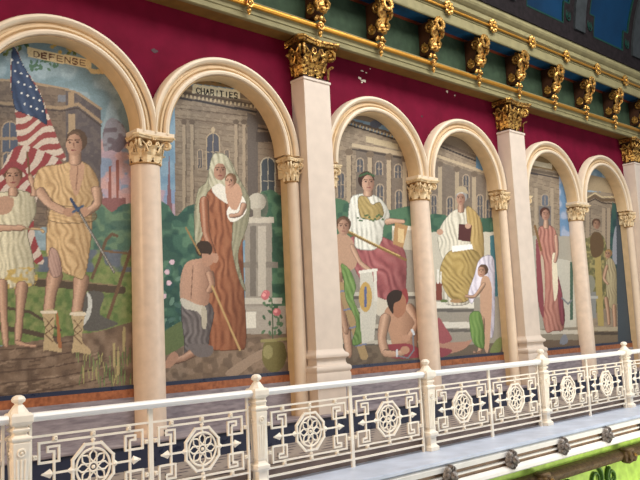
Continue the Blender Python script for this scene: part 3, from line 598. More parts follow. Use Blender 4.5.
def paint4(p):
    palace(p, 420, 520, 118, .42, 7, None, None)
    p.P([(448, 130), (466, 122), (500, 150), (500, 162), (436, 142)], (136, 116, 92), False)
    p.L([(430, 138), (512, 172)], 3, (118, 98, 80)); p.L([(430, 142), (512, 176)], 1.6, (70, 60, 56)); p.L([(440, 138), (464, 128), (500, 152)], 2, (84, 74, 68)); p.L([(450, 133), (498, 158)], 1.2, (190, 168, 130))
    p.P([(432, 160), (492, 178), (492, 224), (432, 220)], (116, 102, 90), False, .7); p.R(430, 152, 500, 155, (184, 162, 128), 24)
    for x in (440, 457, 474, 488): p.R(x - 2, 164 + (x - 440) * .3, x + 2, 250, (170, 150, 120)); p.E(x, 164 + (x - 440) * .3, 3.2, 3, (120, 102, 84))
    p.P([(476, 156), (484, 158), (486, 172), (476, 168)], (92, 128, 152), False)
    for x, y in ((434, 198), (450, 200), (466, 178), (480, 198), (489, 202)): p.window(x, y, 5, 20, (90, 90, 94))
    m = p.P([(425, 220), (440, 214), (460, 220), (484, 218), (500, 222), (500, 260), (425, 260)], (74, 116, 88)); p.mottle(m, (50, 90, 72), 4, .7, 4)
    p.R(430, 232, 505, 300, (186, 178, 158)); p.P([(490, 236), (496, 234), (499, 330), (492, 330)], (60, 120, 130), False)
    m = p.P([(420, 300), (510, 296), (510, 372), (420, 378)], (156, 148, 132), False); p.R(432, 302, 474, 308, (208, 202, 186)); p.R(436, 322, 474, 328, (200, 194, 178)); p.R(436, 309, 474, 312, (110, 104, 96)); p.R(436, 329, 474, 332, (110, 104, 96))
    m = p.P([(420, 348), (510, 342), (510, 366), (420, 372)], (118, 104, 86), False)
    # seated statesman in gold mantle
    m = p.P([(446, 288), (470, 290), (468, 304), (446, 304)], (204, 196, 176)); p.folds(m, (150, 142, 124), (220, 212, 194), 88, 4, 2, 3)
    m = p.P([(446, 218), (454, 210), (466, 208), (476, 216), (482, 240), (480, 262), (448, 264), (438, 244), (440, 228)], (204, 196, 174)); p.folds(m, (156, 146, 122), (226, 220, 200), 85, 4, 3, 4)
    m = p.P([(466, 208), (474, 210), (482, 224), (484, 256), (478, 264), (470, 240)], (188, 156, 86)); p.folds(m, (136, 108, 54), (212, 184, 120), 82, 4, 2, 4)
    m = p.P([(444, 258), (452, 250), (474, 250), (482, 262), (480, 282), (466, 302), (450, 298), (442, 284), (440, 270)], (184, 154, 78)); p.folds(m, (120, 94, 40), (214, 190, 120), 50, 5, 5, 3)
    p.P([(459, 224), (472, 225), (470, 242), (458, 240)], (96, 48, 46), False); p.E(468, 226, 3, 2.6, (196, 150, 120)); p.P([(452, 246), (472, 244), (473, 249), (452, 252)], (216, 214, 208), False); p.E(440, 232, 3.4, 3, (190, 146, 116))
    p.limb([(461, 204), (461, 212)], 5, 6, (176, 132, 104)); p.head(461, 198, 6.2, (180, 134, 106), (150, 146, 140), -.2); p.P([(455, 194), (458, 187), (465, 187), (468, 194), (462, 192)], (176, 156, 120))
    p.R(436, 282, 442, 300, (140, 70, 52)); p.L([(438, 270), (438, 283)], 1.6, (212, 208, 196)); p.L([(441, 272), (441, 283)], 1.2, (212, 208, 196)); p.E(444, 301, 4, 1.6, (110, 130, 70)); p.E(456, 301, 6, 1.8, (180, 140, 90))
    # boy carrying veil
    m = p.P([(478, 262), (484, 256), (492, 256), (495, 270), (494, 330), (488, 334), (480, 290), (472, 304), (468, 294), (474, 276)], (204, 196, 208)); p.folds(m, (156, 148, 168), (226, 222, 226), 80, 5, 3, 2)
    p.P([(482, 278), (489, 278), (492, 296), (489, 348), (484, 346), (480, 300)], (194, 152, 120)); p.limb([(484, 284), (475, 296), (466, 296)], 4, 3); p.head(482, 271, 5.6, (192, 146, 116), (92, 66, 48), -.7); p.limb([(482, 320), (480, 350), (474, 352)], 6, 3)
    m = p.P([(470, 314), (480, 312), (484, 330), (484, 348), (474, 344), (470, 330)], (116, 156, 72)); p.folds(m, (76, 116, 46), (160, 190, 110), 80, 4, 2, 4)
    m = p.P([(490, 352), (496, 340), (502, 338), (500, 352)], (128, 140, 76))
    m = p.P([(424, 330), (440, 318), (446, 340), (462, 342), (472, 340), (462, 350), (436, 356), (426, 350)], (184, 134, 108)); p.P([(438, 318), (446, 328), (452, 340), (438, 342)], (168, 84, 88)); p.P([(438, 348), (452, 350), (446, 356), (438, 356)], (160, 70, 80))

def paint5(p):
    palace(p, 520, 590, 150, .3, 13, None, None)
    p.P([(525, 152), (562, 160), (562, 172), (525, 166)], (140, 112, 66), False); p.P([(530, 160), (552, 164), (552, 169), (530, 165)], (196, 182, 150), False)
    p.L([(525, 169), (564, 176)], 2.6, (112, 96, 78)); p.L([(525, 172), (564, 179)], 1.6, (74, 66, 64))
    m = p.P([(559, 172), (590, 178), (590, 300), (561, 300)], (96, 138, 176), False); p.mottle(m, (176, 176, 190), 6, .6, 3); p.mottle(m & (p.v > 236), (84, 110, 96), 5, .9, 3)
    for x in (536, 552): p.R(x - 1.6, 188, x + 1.6, 260, (170, 150, 122))
    p.window(545, 198, 6, 20, (104, 110, 122)); p.R(539, 206, 551, 226, (120, 112, 108))
    p.R(525, 236, 580, 330, (166, 158, 140)); p.P([(556, 258), (576, 262), (576, 330), (556, 330)], (184, 178, 160), False); p.R(570, 262, 573, 320, (70, 104, 84))
    m = p.P([(520, 330), (590, 326), (590, 352), (520, 356)], (146, 134, 112), False); p.R(525, 330, 580, 334, (190, 180, 160)); p.R(525, 340, 580, 352, (120, 98, 76))
    m = p.P([(538, 232), (541, 226), (552, 226), (557, 238), (556, 270), (562, 300), (564, 328), (554, 331), (545, 330), (540, 290), (539, 256)], (188, 120, 100)); p.folds(m, (136, 76, 62), (216, 160, 138), 84, 4.4, 3, 3)
    m = p.P([(541, 256), (544, 264), (545, 296), (543, 308), (541, 286)], (190, 168, 140)); m = p.P([(557, 274), (562, 292), (565, 320), (561, 324), (558, 300)], (150, 66, 78)); p.folds(m, (100, 40, 50), (180, 100, 104), 85, 3, 2, 3); m = p.P([(536, 240), (541, 262), (544, 316), (538, 300)], (152, 70, 76))
    m = p.P([(552, 258), (556, 256), (558, 288), (554, 300)], (214, 200, 168))
    p.limb([(556, 236), (557, 252), (555, 262)], 4, 3, (192, 140, 114)); p.limb([(546, 220), (546, 228)], 4, 5); p.head(545.5, 214, 5.6, (184, 134, 108), (80, 44, 32), .3)
    p.L([(535, 226), (541, 250)], 2.4, (140, 100, 50)); p.L([(562, 298), (568, 304), (572, 300)], 1.6, (120, 126, 130)); p.P([(561, 338), (565, 334), (568, 340), (566, 344), (560, 344)], (130, 132, 140))

def paint6(p):
    palace(p, 580, 640, 172, .3, 19, None, None, (104, 134, 156))
    m = p.P([(575, 160), (612, 168), (612, 192), (585, 192)], (108, 142, 164), False); p.mottle(m, (160, 176, 180), 5, .7, 3)
    p.P([(586, 174), (606, 178), (618, 186), (618, 194), (586, 190)], (170, 146, 108), False)
    p.L([(584, 202), (594, 196), (602, 200), (618, 200)], 3, (118, 94, 66)); p.L([(584, 200), (595, 193), (602, 197), (618, 197)], 1.2, (200, 176, 128)); p.L([(584, 204), (595, 199), (602, 203), (618, 204)], 1.2, (78, 62, 50))
    for x in (588, 604, 609): p.R(x - 2, 208, x + 2, 262, (168, 146, 118)); p.L([(x + 2, 208), (x + 2, 262)], .8, (108, 92, 78))
    m = p.P([(612, 206), (616, 204), (640, 210), (640, 300), (614, 300), (610, 250)], (52, 96, 88)); p.mottle(m, (38, 70, 80), 5, .7, 4); p.P([(613, 240), (616, 226), (618, 240), (620, 262), (613, 262)], (146, 148, 156))
    m = p.P([(584, 246), (588, 238), (598, 234), (606, 244), (612, 300), (584, 310)], (132, 120, 72)); p.mottle(m, (176, 160, 92), 2.4, .8, 5); p.mottle(m, (86, 92, 54), 3, .6, 6)
    p.P([(595, 232), (600, 240), (604, 326), (598, 326), (595, 270)], (176, 152, 78), False)
    p.P([(590, 240), (594, 232), (601, 234), (604, 246), (600, 256), (592, 256)], (112, 84, 50)); p.head(596.5, 224, 4.6, (168, 126, 94), (92, 60, 40), .2)
    p.R(586, 292, 596, 318, (140, 138, 130)); p.R(584, 296, 598, 299, (176, 172, 160)); p.E(590, 284, 5, 9, (146, 142, 120))
    m = p.P([(606, 262), (611, 258), (616, 268), (617, 290), (616, 312), (608, 304), (606, 284)], (176, 160, 116)); p.folds(m, (128, 108, 70), (206, 190, 146), 85, 3, 2, 3)
    p.limb([(606, 298), (608, 312), (609, 324)], 4, 3, (176, 132, 96)); p.limb([(614, 306), (615, 326), (615, 337)], 4, 3, (176, 132, 96)); p.limb([(607, 266), (604, 278), (608, 284)], 3.4, 2.6, (180, 136, 100)); p.head(608, 254, 4, (180, 136, 100), (150, 112, 60), -.5)
    m = p.P([(585, 330), (625, 326), (625, 350), (585, 352)], (134, 114, 86), False); p.R(585, 327, 625, 331, (176, 160, 128)); p.R(585, 332, 625, 335, (92, 78, 62)); p.P([(616, 200), (640, 200), (640, 350), (618, 350)], (72, 84, 92), False)

def mosaic(xc, painter, cell, label, side):
    x0, x1 = xc - 1.10, xc + 1.10
    z0, z1 = 1.095, ZS + 1.06
    nx = int((x1 - x0) / cell); nz = int((z1 - z0) / cell)
    xs = np.linspace(x0, x1, nx + 1); zs = np.linspace(z0, z1, nz + 1)
    X, Z = np.meshgrid(xs, zs)
    u, v = project(X, YM, Z)
    p = Painter(u, v); painter(p)
    g = p.c.mean(axis=2, keepdims=True); c = np.clip((g + (p.c - g) * .84) * (.74 + .75 * g), 0, 1)
    # jitter between neighbouring tesserae
    j = 1 + 0.08 * (rng.rand(*c.shape[:2]) - .5); c = np.clip(c * j[..., None], 0, 1)
    vv = np.stack([X.ravel() - xc, np.zeros(X.size), Z.ravel()], 1)
    idx = np.arange(X.size).reshape(X.shape)
    q = np.stack([idx[:-1, :-1], idx[:-1, 1:], idx[1:, 1:], idx[1:, :-1]], -1).reshape(-1, 4)
    cx = (X[:-1, :-1] + X[1:, 1:]).ravel() / 2; cz = (Z[:-1, :-1] + Z[1:, 1:]).ravel() / 2
    keep = (cz < ZS) | ((cx - xc) ** 2 + (cz - ZS) ** 2 < 1.045 ** 2)
    q = q[keep]
    used = np.unique(q); rm = -np.ones(X.size, int); rm[used] = np.arange(len(used)); q = rm[q]; vv = vv[used]; cc = c.reshape(-1, 3)[used]
    root = empty('mosaic_mural', (xc, YM, 0), label, 'mosaic', None)
    me = bpy.data.meshes.new('tesserae'); me.vertices.add(len(vv)); me.vertices.foreach_set('co', vv.ravel())
    me.loops.add(len(q) * 4); me.loops.foreach_set('vertex_index', q.ravel())
    me.polygons.add(len(q)); me.polygons.foreach_set('loop_start', np.arange(0, len(q) * 4, 4)); 
    me.update(calc_edges=True)
    ca = me.color_attributes.new('tessera', 'FLOAT_COLOR', 'POINT')
    ca.data.foreach_set('color', np.concatenate([cc, np.ones((len(cc), 1))], 1).ravel())
    me.materials.append(M['tess'])
    o = bpy.data.objects.new('tesserae', me); COL.objects.link(o); o.parent = root
    b = MB().box(x0 - xc - .02, x1 - xc + .02, -0.02, 0.012, 1.045, 1.095); b.build('dark_border', M['navy'], root)
    b = MB().box(x0 - xc - .02, x1 - xc + .02, -0.022, 0.012, 0.945, 1.045); b.build('marble_border', M['orange'], root)
    bk = MB().box(x0 - xc, x1 - xc, 0.002, 0.012, 1.095, ZS + .6); bk.build('backing', M['cream'], root)
    return root
mosaic(ARCX[0], paint1, .011, 'mosaic lettered DEFENSE, flag above two youths, one with a sword', -1)
mosaic(ARCX[1], paint2, .011, 'mosaic lettered CHARITIES with a hooded woman in brown and a kneeling man', 1)
mosaic(ARCX[2], paint3, .013, 'mosaic of a seated woman in a rose skirt above a chained man', -1)
mosaic(ARCX[3], paint4, .013, 'mosaic of an old man in a gold mantle holding a dark book', 1)
mosaic(ARCX[4], paint5, .016, 'mosaic of a standing woman in a long salmon pink dress', -1)
mosaic(ARCX[5], paint6, .016, 'mosaic of a dark golden figure beside a small youth, rightmost in the gallery', 1)

# ------------------------------------------------------------------ archivolts
def arc_sweep(mb, prof, xc, lo, hi, n=48, mx=None):
    rings = []
    for k in range(n + 1):
        a = PI * k / n
        rings.append([(min(max(r * math.cos(a), lo), hi), y, ZS + r * math.sin(a)) for r, y in prof])
    mb.loft(rings)
ARL = ['cream arch with tan bands around the mosaic lettered DEFENSE', 'cream arch with tan bands around the mosaic lettered CHARITIES', 'cream arch over the mosaic of the seated woman in a rose skirt',
       'cream arch over the mosaic of the old man in gold', 'cream arch over the mosaic of the woman in a salmon dress', 'cream arch over the dark golden mosaic at the far right']
for i, xc in enumerate(ARCX):
    root = empty('arch_moulding', (xc, 0, 0), ARL[i], 'arch', 'arch mouldings over the mosaics')
    side = 1 if i % 2 == 0 else -1     # side where the column stands
    lo, hi = (-1.27, 1.21) if side == 1 else (-1.21, 1.27)
    m1 = MB(); arc_sweep(m1, [(1.175, 0.0), (1.175, -0.125), (1.19, -0.15), (1.215, -0.165), (1.245, -0.155), (1.26, -0.125), (1.26, 0.0)], 0, lo, hi); m1.build('outer_band', M['ivory'], root, True)
    m1 = MB(); arc_sweep(m1, [(1.075, 0.0), (1.075, -0.085), (1.095, -0.10), (1.105, -0.125), (1.13, -0.125), (1.14, -0.095), (1.18, -0.09), (1.18, 0.0)], 0, lo, hi); m1.build('groove_band', M['tan'], root, True)
    m1 = MB(); arc_sweep(m1, [(1.005, 0.0), (1.005, -0.12), (1.015, -0.15), (1.04, -0.16), (1.065, -0.15), (1.08, -0.115), (1.08, 0.0)], 0, lo, hi); m1.build('inner_band', M['ivory'], root, True)
    m1 = MB(); arc_sweep(m1, [(0.99, YM), (0.985, -0.11), (0.995, -0.125), (1.006, -0.11), (1.04, 0.02), (1.04, YM)], 0, lo, hi); m1.build('soffit_band', M['tan'], root, True)

# ------------------------------------------------------------------ corinthian capitals
def leaf_strip(mb, base, out, up, side, h, wd, curl, thick=0.012, mx=None):
    """acanthus leaf: rises along up, curls outward at the top, lobed edge"""
    n = 9; L = []; R = []; C = []; B = []
    for i in range(n + 1):
        t = i / n
        a = t * 1.0
        if t < 0.72: o = 0.02 + 0.12 * t * t * curl; z = h * t
        else:
            q = (t - 0.72) / 0.28; o = 0.02 + 0.062 * curl + curl * 0.38 * math.sin(q * 2.4) * .8; z = h * (0.72 + 0.2 * math.sin(q * 2.6) - .03 * q)
        lob = 1.0 + 0.22 * math.cos(t * PI * 7)
        ww = wd / 2 * (0.55 + 0.75 * math.sin(PI * (0.15 + 0.72 * t))) * lob * (1.0 if t < .85 else .75)
        p = Vector(base) + Vector(out) * o + Vector(up) * z
        L.append(p - Vector(side) * ww - Vector(out) * 0.014); R.append(p + Vector(side) * ww - Vector(out) * 0.014); C.append(p + Vector(out) * .016); B.append(p - Vector(out) * (0.014 + thick))
    v = []; f = []
    for i in range(n + 1): v += [tuple(L[i]), tuple(C[i]), tuple(R[i]), tuple(B[i])]
    for i in range(n):
        a = i * 4; b = a + 4
        for j in range(4): f.append((a + j, a + (j + 1) % 4, b + (j + 1) % 4, b + j))
    f.append((0, 1, 2, 3)); f.append((n * 4 + 3, n * 4 + 2, n * 4 + 1, n * 4))
    mb.add(v, f, mx)

def spiral_pts(c, e1, e2, r, turns=1.6, n=18, start=0.0):
    pts = []
    for i in range(n + 1):
        t = i / n; a = start + t * turns * 2 * PI; rad = r * (1 - 0.86 * t)
        pts.append(Vector(c) + Vector(e1) * rad * math.cos(a) + Vector(e2) * rad * math.sin(a))
    return pts

def capital(parent, z0, h, rb, rt, square, m, name='capital', half=False, ysc=1.0):
    """z0 astragal height, rb neck half width, rt abacus half width"""
    bell = MB()
    k = h
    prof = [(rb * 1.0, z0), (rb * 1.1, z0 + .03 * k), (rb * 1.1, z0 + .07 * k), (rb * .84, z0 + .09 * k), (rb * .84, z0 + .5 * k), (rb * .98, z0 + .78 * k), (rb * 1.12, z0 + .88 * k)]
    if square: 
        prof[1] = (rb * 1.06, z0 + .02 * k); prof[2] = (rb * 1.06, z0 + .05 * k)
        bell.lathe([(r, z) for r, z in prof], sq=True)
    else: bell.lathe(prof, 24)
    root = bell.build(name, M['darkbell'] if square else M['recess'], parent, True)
    # abacus with hollowed sides
    ab = MB(); ring = []
    ch = rt * .16
    def abr(R):
        out = []
        for q in range(4):
            a = PI / 4 + q * PI / 2; c = Vector((math.cos(a), math.sin(a))) * R * math.sqrt(2)
            d = Vector((-math.sin(a), math.cos(a)))
            out.append(c - d * ch * .8); out.append(c + d * ch * .8)
            b = PI / 4 + (q + 1) * PI / 2; c2 = Vector((math.cos(b), math.sin(b))) * R * math.sqrt(2); d2 = Vector((-math.sin(b), math.cos(b)))
            p0 = c + d * ch * .8; p1 = c2 - d2 * ch * .8; mid = (p0 + p1) / 2; inn = mid * (-0.16)
            for t in (.2, .35, .5, .65, .8): out.append(p0.lerp(p1, t) + inn * math.sin(PI * t))
        return out
    rings = []
    for s_, z in ((.95, z0 + .88 * k), (.97, z0 + .91 * k), (.98, z0 + .94 * k), (1.04, z0 + .955 * k), (1.04, z0 + k)): rings.append([(p.x * s_, p.y * s_, z) for p in abr(rt)])
    ab.loft(rings); ab.build('abacus', m, root, True)
    # leaves in two rows
    def place(ang, rad, zb, hh, ww, cu):
        mb = MB()
        if square:
            # walk round the square
            s4 = ang / (2 * PI) * 4; sd = int(s4) % 4; t = s4 - int(s4)
            nrm = [Vector((0, -1, 0)), Vector((1, 0, 0)), Vector((0, 1, 0)), Vector((-1, 0, 0))][sd]; tg = [Vector((1, 0, 0)), Vector((0, 1, 0)), Vector((-1, 0, 0)), Vector((0, -1, 0))][sd]
            base = nrm * rad * .97 + tg * rad * (2 * t - 1)
            if t < .01: nrm = (nrm - tg).normalized(); tg = Vector((-nrm.y, nrm.x, 0))
        else:
            nrm = Vector((math.cos(ang), math.sin(ang), 0)); tg = Vector((-nrm.y, nrm.x, 0)); base = nrm * rad * .96
        leaf_strip(mb, base + Vector((0, 0, zb)), nrm, Vector((0, 0, 1)), tg, hh, ww, cu)
        mb.build('leaf', m, root, True)
    n1 = 12 if square else 8
    wl = (8 * rb / n1 if square else 2 * PI * rb / n1)
    for q in range(n1): place(2 * PI * q / n1 + (1e-6 if square else PI / 8), rb, z0 + .06 * k, .38 * k, wl * .74, .40 * k)
    for q in range(n1): place(2 * PI * (q + .5) / n1 + (0 if square else PI / 8), rb * 1.0, z0 + .22 * k, .48 * k, wl * .72, .44 * k)
    # corner volutes, inner helices and the flower on each face
    for q in range(4):
        a = PI / 4 + q * PI / 2; o = Vector((math.cos(a), math.sin(a), 0)); zc = z0 + .70 * k; R = rt * math.sqrt(2) * .90; rv = .15 * k
        for sg in (-1, 1):
            mb = MB(); sdv = Vector((-o.y, o.x, 0)) * sg
            e1 = (o * .8 + sdv * -.5).normalized() if False else o
            c = o * (R - rv) + sdv * rv * .35 + Vector((0, 0, zc))
            stalk = [o * rb * 1.05 + sdv * rb * .55 + Vector((0, 0, z0 + .42 * k)), o * rb * 1.2 + sdv * rb * .45 + Vector((0, 0, z0 + .62 * k)), o * (R - rv) * .86 + sdv * rb * .2 + Vector((0, 0, z0 + .8 * k))]
            sp = spiral_pts(c, o, Vector((0, 0, 1)), rv, 1.6, 16, PI * .62)
            sp = [c + (p - c) for p in sp]
            # scroll turns outward and down
            sp = []
            for i in range(17):
                t = i / 16; an = PI / 2 - t * 1.6 * 2 * PI; rad = rv * (1 - .86 * t); sp.append(c + o * rad * math.cos(an) + Vector((0, 0, 1)) * rad * math.sin(an))
            mb.tube(stalk + sp, [.028 * k * 1.2] * 3 + [.045 * k * (1 - .45 * i / 16) for i in range(17)], 6)
            mb.ball(c + sdv * .01, .035 * k, 6, 4)
            mb.build('volute', m, root, True)
        fa = q * PI / 2; fo = Vector((math.cos(fa), math.sin(fa), 0)); sd2 = Vector((-fo.y, fo.x, 0)); fr = rt * .9
        mb = MB(); c = fo * fr + Vector((0, 0, z0 + .92 * k))
        for i in range(6):
            an = i * PI / 3; mb.ball(c + (sd2 * math.cos(an) + Vector((0, 0, 1)) * math.sin(an)) * .06 * k, .04 * k, 6, 4)
        mb.ball(c + fo * .03 * k, .035 * k, 6, 4); mb.build('flower', m, root, True)
        for sg in (-1, 1):
            mb = MB(); cc = fo * rt * .84 + sd2 * sg * rb * .34 + Vector((0, 0, z0 + .70 * k)); sp = []
            for i in range(13):
                t = i / 12; an = PI / 2 + t * 1.4 * 2 * PI; rad = .1 * k * (1 - .85 * t); sp.append(cc + sd2 * sg * rad * math.cos(an) + Vector((0, 0, 1)) * rad * math.sin(an))
            st = [fo * rb * 1.02 + sd2 * sg * rb * .62 + Vector((0, 0, z0 + .4 * k)), fo * rb * 1.12 + sd2 * sg * rb * .6 + Vector((0, 0, z0 + .62 * k))]
            mb.tube(st + sp, [.022 * k] * 2 + [.032 * k * (1 - .4 * i / 12) for i in range(13)], 6); mb.build('helix', m, root, True)
    return root

# round columns between paired arches
def make_column(x, label):
    root = empty('round_column', (x - .03, 0.09, LEDGE + .035), label, 'column', 'round cream columns between paired arches')
    mb = MB(); H0 = 0.0
    mb.lathe([(.218, 0), (.218, .05), (.21, .07), (.206, .09), (.205, 1.0), (.202, 2.0), (.196, 3.0), (.19, 3.42)], 48); mb.build('shaft', M['column'], root, True)
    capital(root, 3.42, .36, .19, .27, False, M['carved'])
    return root
c0 = make_column(COLX[0], 'round cream column between the mosaics lettered DEFENSE and CHARITIES')
for x, lb in ((COLX[1], 'round cream column between the rose skirted woman and the old man in gold'), (COLX[2], 'round cream column between the salmon dress mosaic and the rightmost mosaic')):
    c = copy_tree(c0); c.location.x = x - .03; c['label'] = lb

# impost blocks above the round columns (bottom of the spandrels)
for x in COLX: struct(MB().box(x - .275, x + .275, -.15, YM, ZS - .035, ZS + .02).build('trim_9', M['ivory']))

# engaged half columns flanking the pillars
def make_half(x, label):
    root = empty('engaged_half_column', (x, 0, LEDGE + .035), label, 'half column', 'engaged half columns beside the square pillars')
    MB().box(-.03, .155, -.03, YM + .012, 0, 3.85).build('jamb', M['tan'], root)
    MB().lathe([(.105, 0), (.105, .05), (.095, .07), (.093, 1.8), (.088, 3.42)], 32, c=(.05, -.055)).build('shaft', M['cream'], root, True)
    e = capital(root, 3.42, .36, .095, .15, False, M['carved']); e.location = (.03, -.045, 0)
    cb = MB().box(-.07, .155, -.03, YM, 3.5, 3.85); cb.build('pier_capital', M['carved'], root)
    return root
hl = []
HX = [(2.485 - .155, 'engaged half column left of the nearest square pillar, beside the CHARITIES mosaic'), (3.025 + .155, 'engaged half column just right of the nearest square pillar'),
      (7.985 - .155, 'engaged half column left of the second square pillar'), (8.525 + .155, 'engaged half column just right of the second square pillar'), (13.485 - .155, 'engaged half column left of the square pillar cut by the frame edge')]
h0 = make_half(*HX[0])
for i, (x, lb) in enumerate(HX[1:]):
    c = copy_tree(h0); c.location.x = x; c['label'] = lb
    if i % 2 == 0: c.scale.x = -1

# square pillars with gilded capitals
def make_pillar(x, label):
    root = empty('square_pillar', (x, 0, LEDGE + .035), label, 'pillar', 'square pillars with gilded capitals')
    zb = LEDGE + .035
    def sq(mb, hw, yf, z0, z1, hw2=None, yf2=None):
        hw2 = hw2 or hw; yf2 = yf2 if yf2 is not None else yf
        mb.loft([[(-hw, yf, z0), (hw, yf, z0), (hw, YM + .012, z0), (-hw, YM + .012, z0)], [(-hw2, yf2, z1), (hw2, yf2, z1), (hw2, YM + .012, z1), (-hw2, YM + .012, z1)]])
    mb = MB(); sq(mb, .27, -.295, 1.33 - zb, 5.50 - zb); sq(mb, .285, -.31, 5.46 - zb, 5.50 - zb); mb.build('shaft', M['pillar'], root, bevel=.006)
    mb = MB(); sq(mb, .285, -.31, 0.0, .44)
    mb.build('pedestal', M['pillar'], root, bevel=.006)
    mb = MB(); z = .44
    prof = [(.30, .44), (.345, .445), (.345, .57), (.335, .59), (.335, .60), (.35, .62), (.355, .645), (.35, .67), (.335, .69), (.31, .70), (.295, .73), (.295, .78), (.31, .80), (.33, .81), (.335, .835), (.325, .86), (.29, .885), (.272, .93)]
    mb.loft([[(-h, -h - .025, zz), (h, -h - .025, zz), (h, YM + .012, zz), (-h, YM + .012, zz)] for h, zz in prof]); mb.build('base_moulding', M['pillar'], root, True)
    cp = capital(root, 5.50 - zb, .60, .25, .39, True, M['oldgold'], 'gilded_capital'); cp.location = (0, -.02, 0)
    return root
p0 = make_pillar(PILX[0], 'nearest square cream pillar with a gilded capital, right of the CHARITIES mosaic')
for x, lb in ((PILX[1], 'second square cream pillar, right of the mosaic of the old man in gold'), (PILX[2], 'farthest square cream pillar, cut off by the right edge of the photo')):
    c = copy_tree(p0); c.location.x = x; c['label'] = lb

# ------------------------------------------------------------------ cornice
mb = MB()
mb.extr([(YM, 6.14), (-.30, 6.14), (-.30, 6.10), (-.35, 6.095), (-.37, 6.105), (-.37, 6.135), (-.345, 6.15), (-.345, 6.19), (-.36, 6.20), (-.36, 6.26), (-.38, 6.275), (-.38, 6.36), (-.36, 6.37), (-.33, 6.40), (-.27, 6.445), (-.20, 6.455), (YM, 6.455)], XL, XR)
struct(mb.build('trim_10', M['olive']))
struct(MB().box(XL, XR, -.30, 0.0, 6.125, 6.141).build('trim_11', M['brown']))
struct(MB().tube([(XL, -.39, 6.315), (XR, -.39, 6.315)], .038, 12).build('trim_12', M['goldrod'], smooth=True))
struct(MB().box(XL, XR, -.20, YM, 6.455, 7.12).build('wall_frieze', M['green']))
struct(MB().box(XL, XR, -.225, -.2, 7.075, 7.12).build('trim_13', M['rust']))
struct(MB().box(XL, XR, -.60, -.2, 7.12, 7.16).build('trim_14', M['blue']))
mb = MB(); mb.extr([(-.2, 7.16), (-.56, 7.16), (-.56, 7.075), (-.60, 7.07), (-.61, 7.09), (-.61, 7.24), (-.60, 7.255), (-.62, 7.27), (-.60, 7.30), (-.60, 7.37), (-.63, 7.395), (-.65, 7.41), (-.65, 7.50), (-.68, 7.52), (-.72, 7.56), (-.74, 7.60), (-.74, 7.67), (-.2, 7.67)], XL, XR)
struct(mb.build('trim_15', M['olive']))
struct(MB().tube([(XL, -.635, 7.33), (XR, -.635, 7.33)], .022, 10).build('trim_16', M['goldrod'], smooth=True))

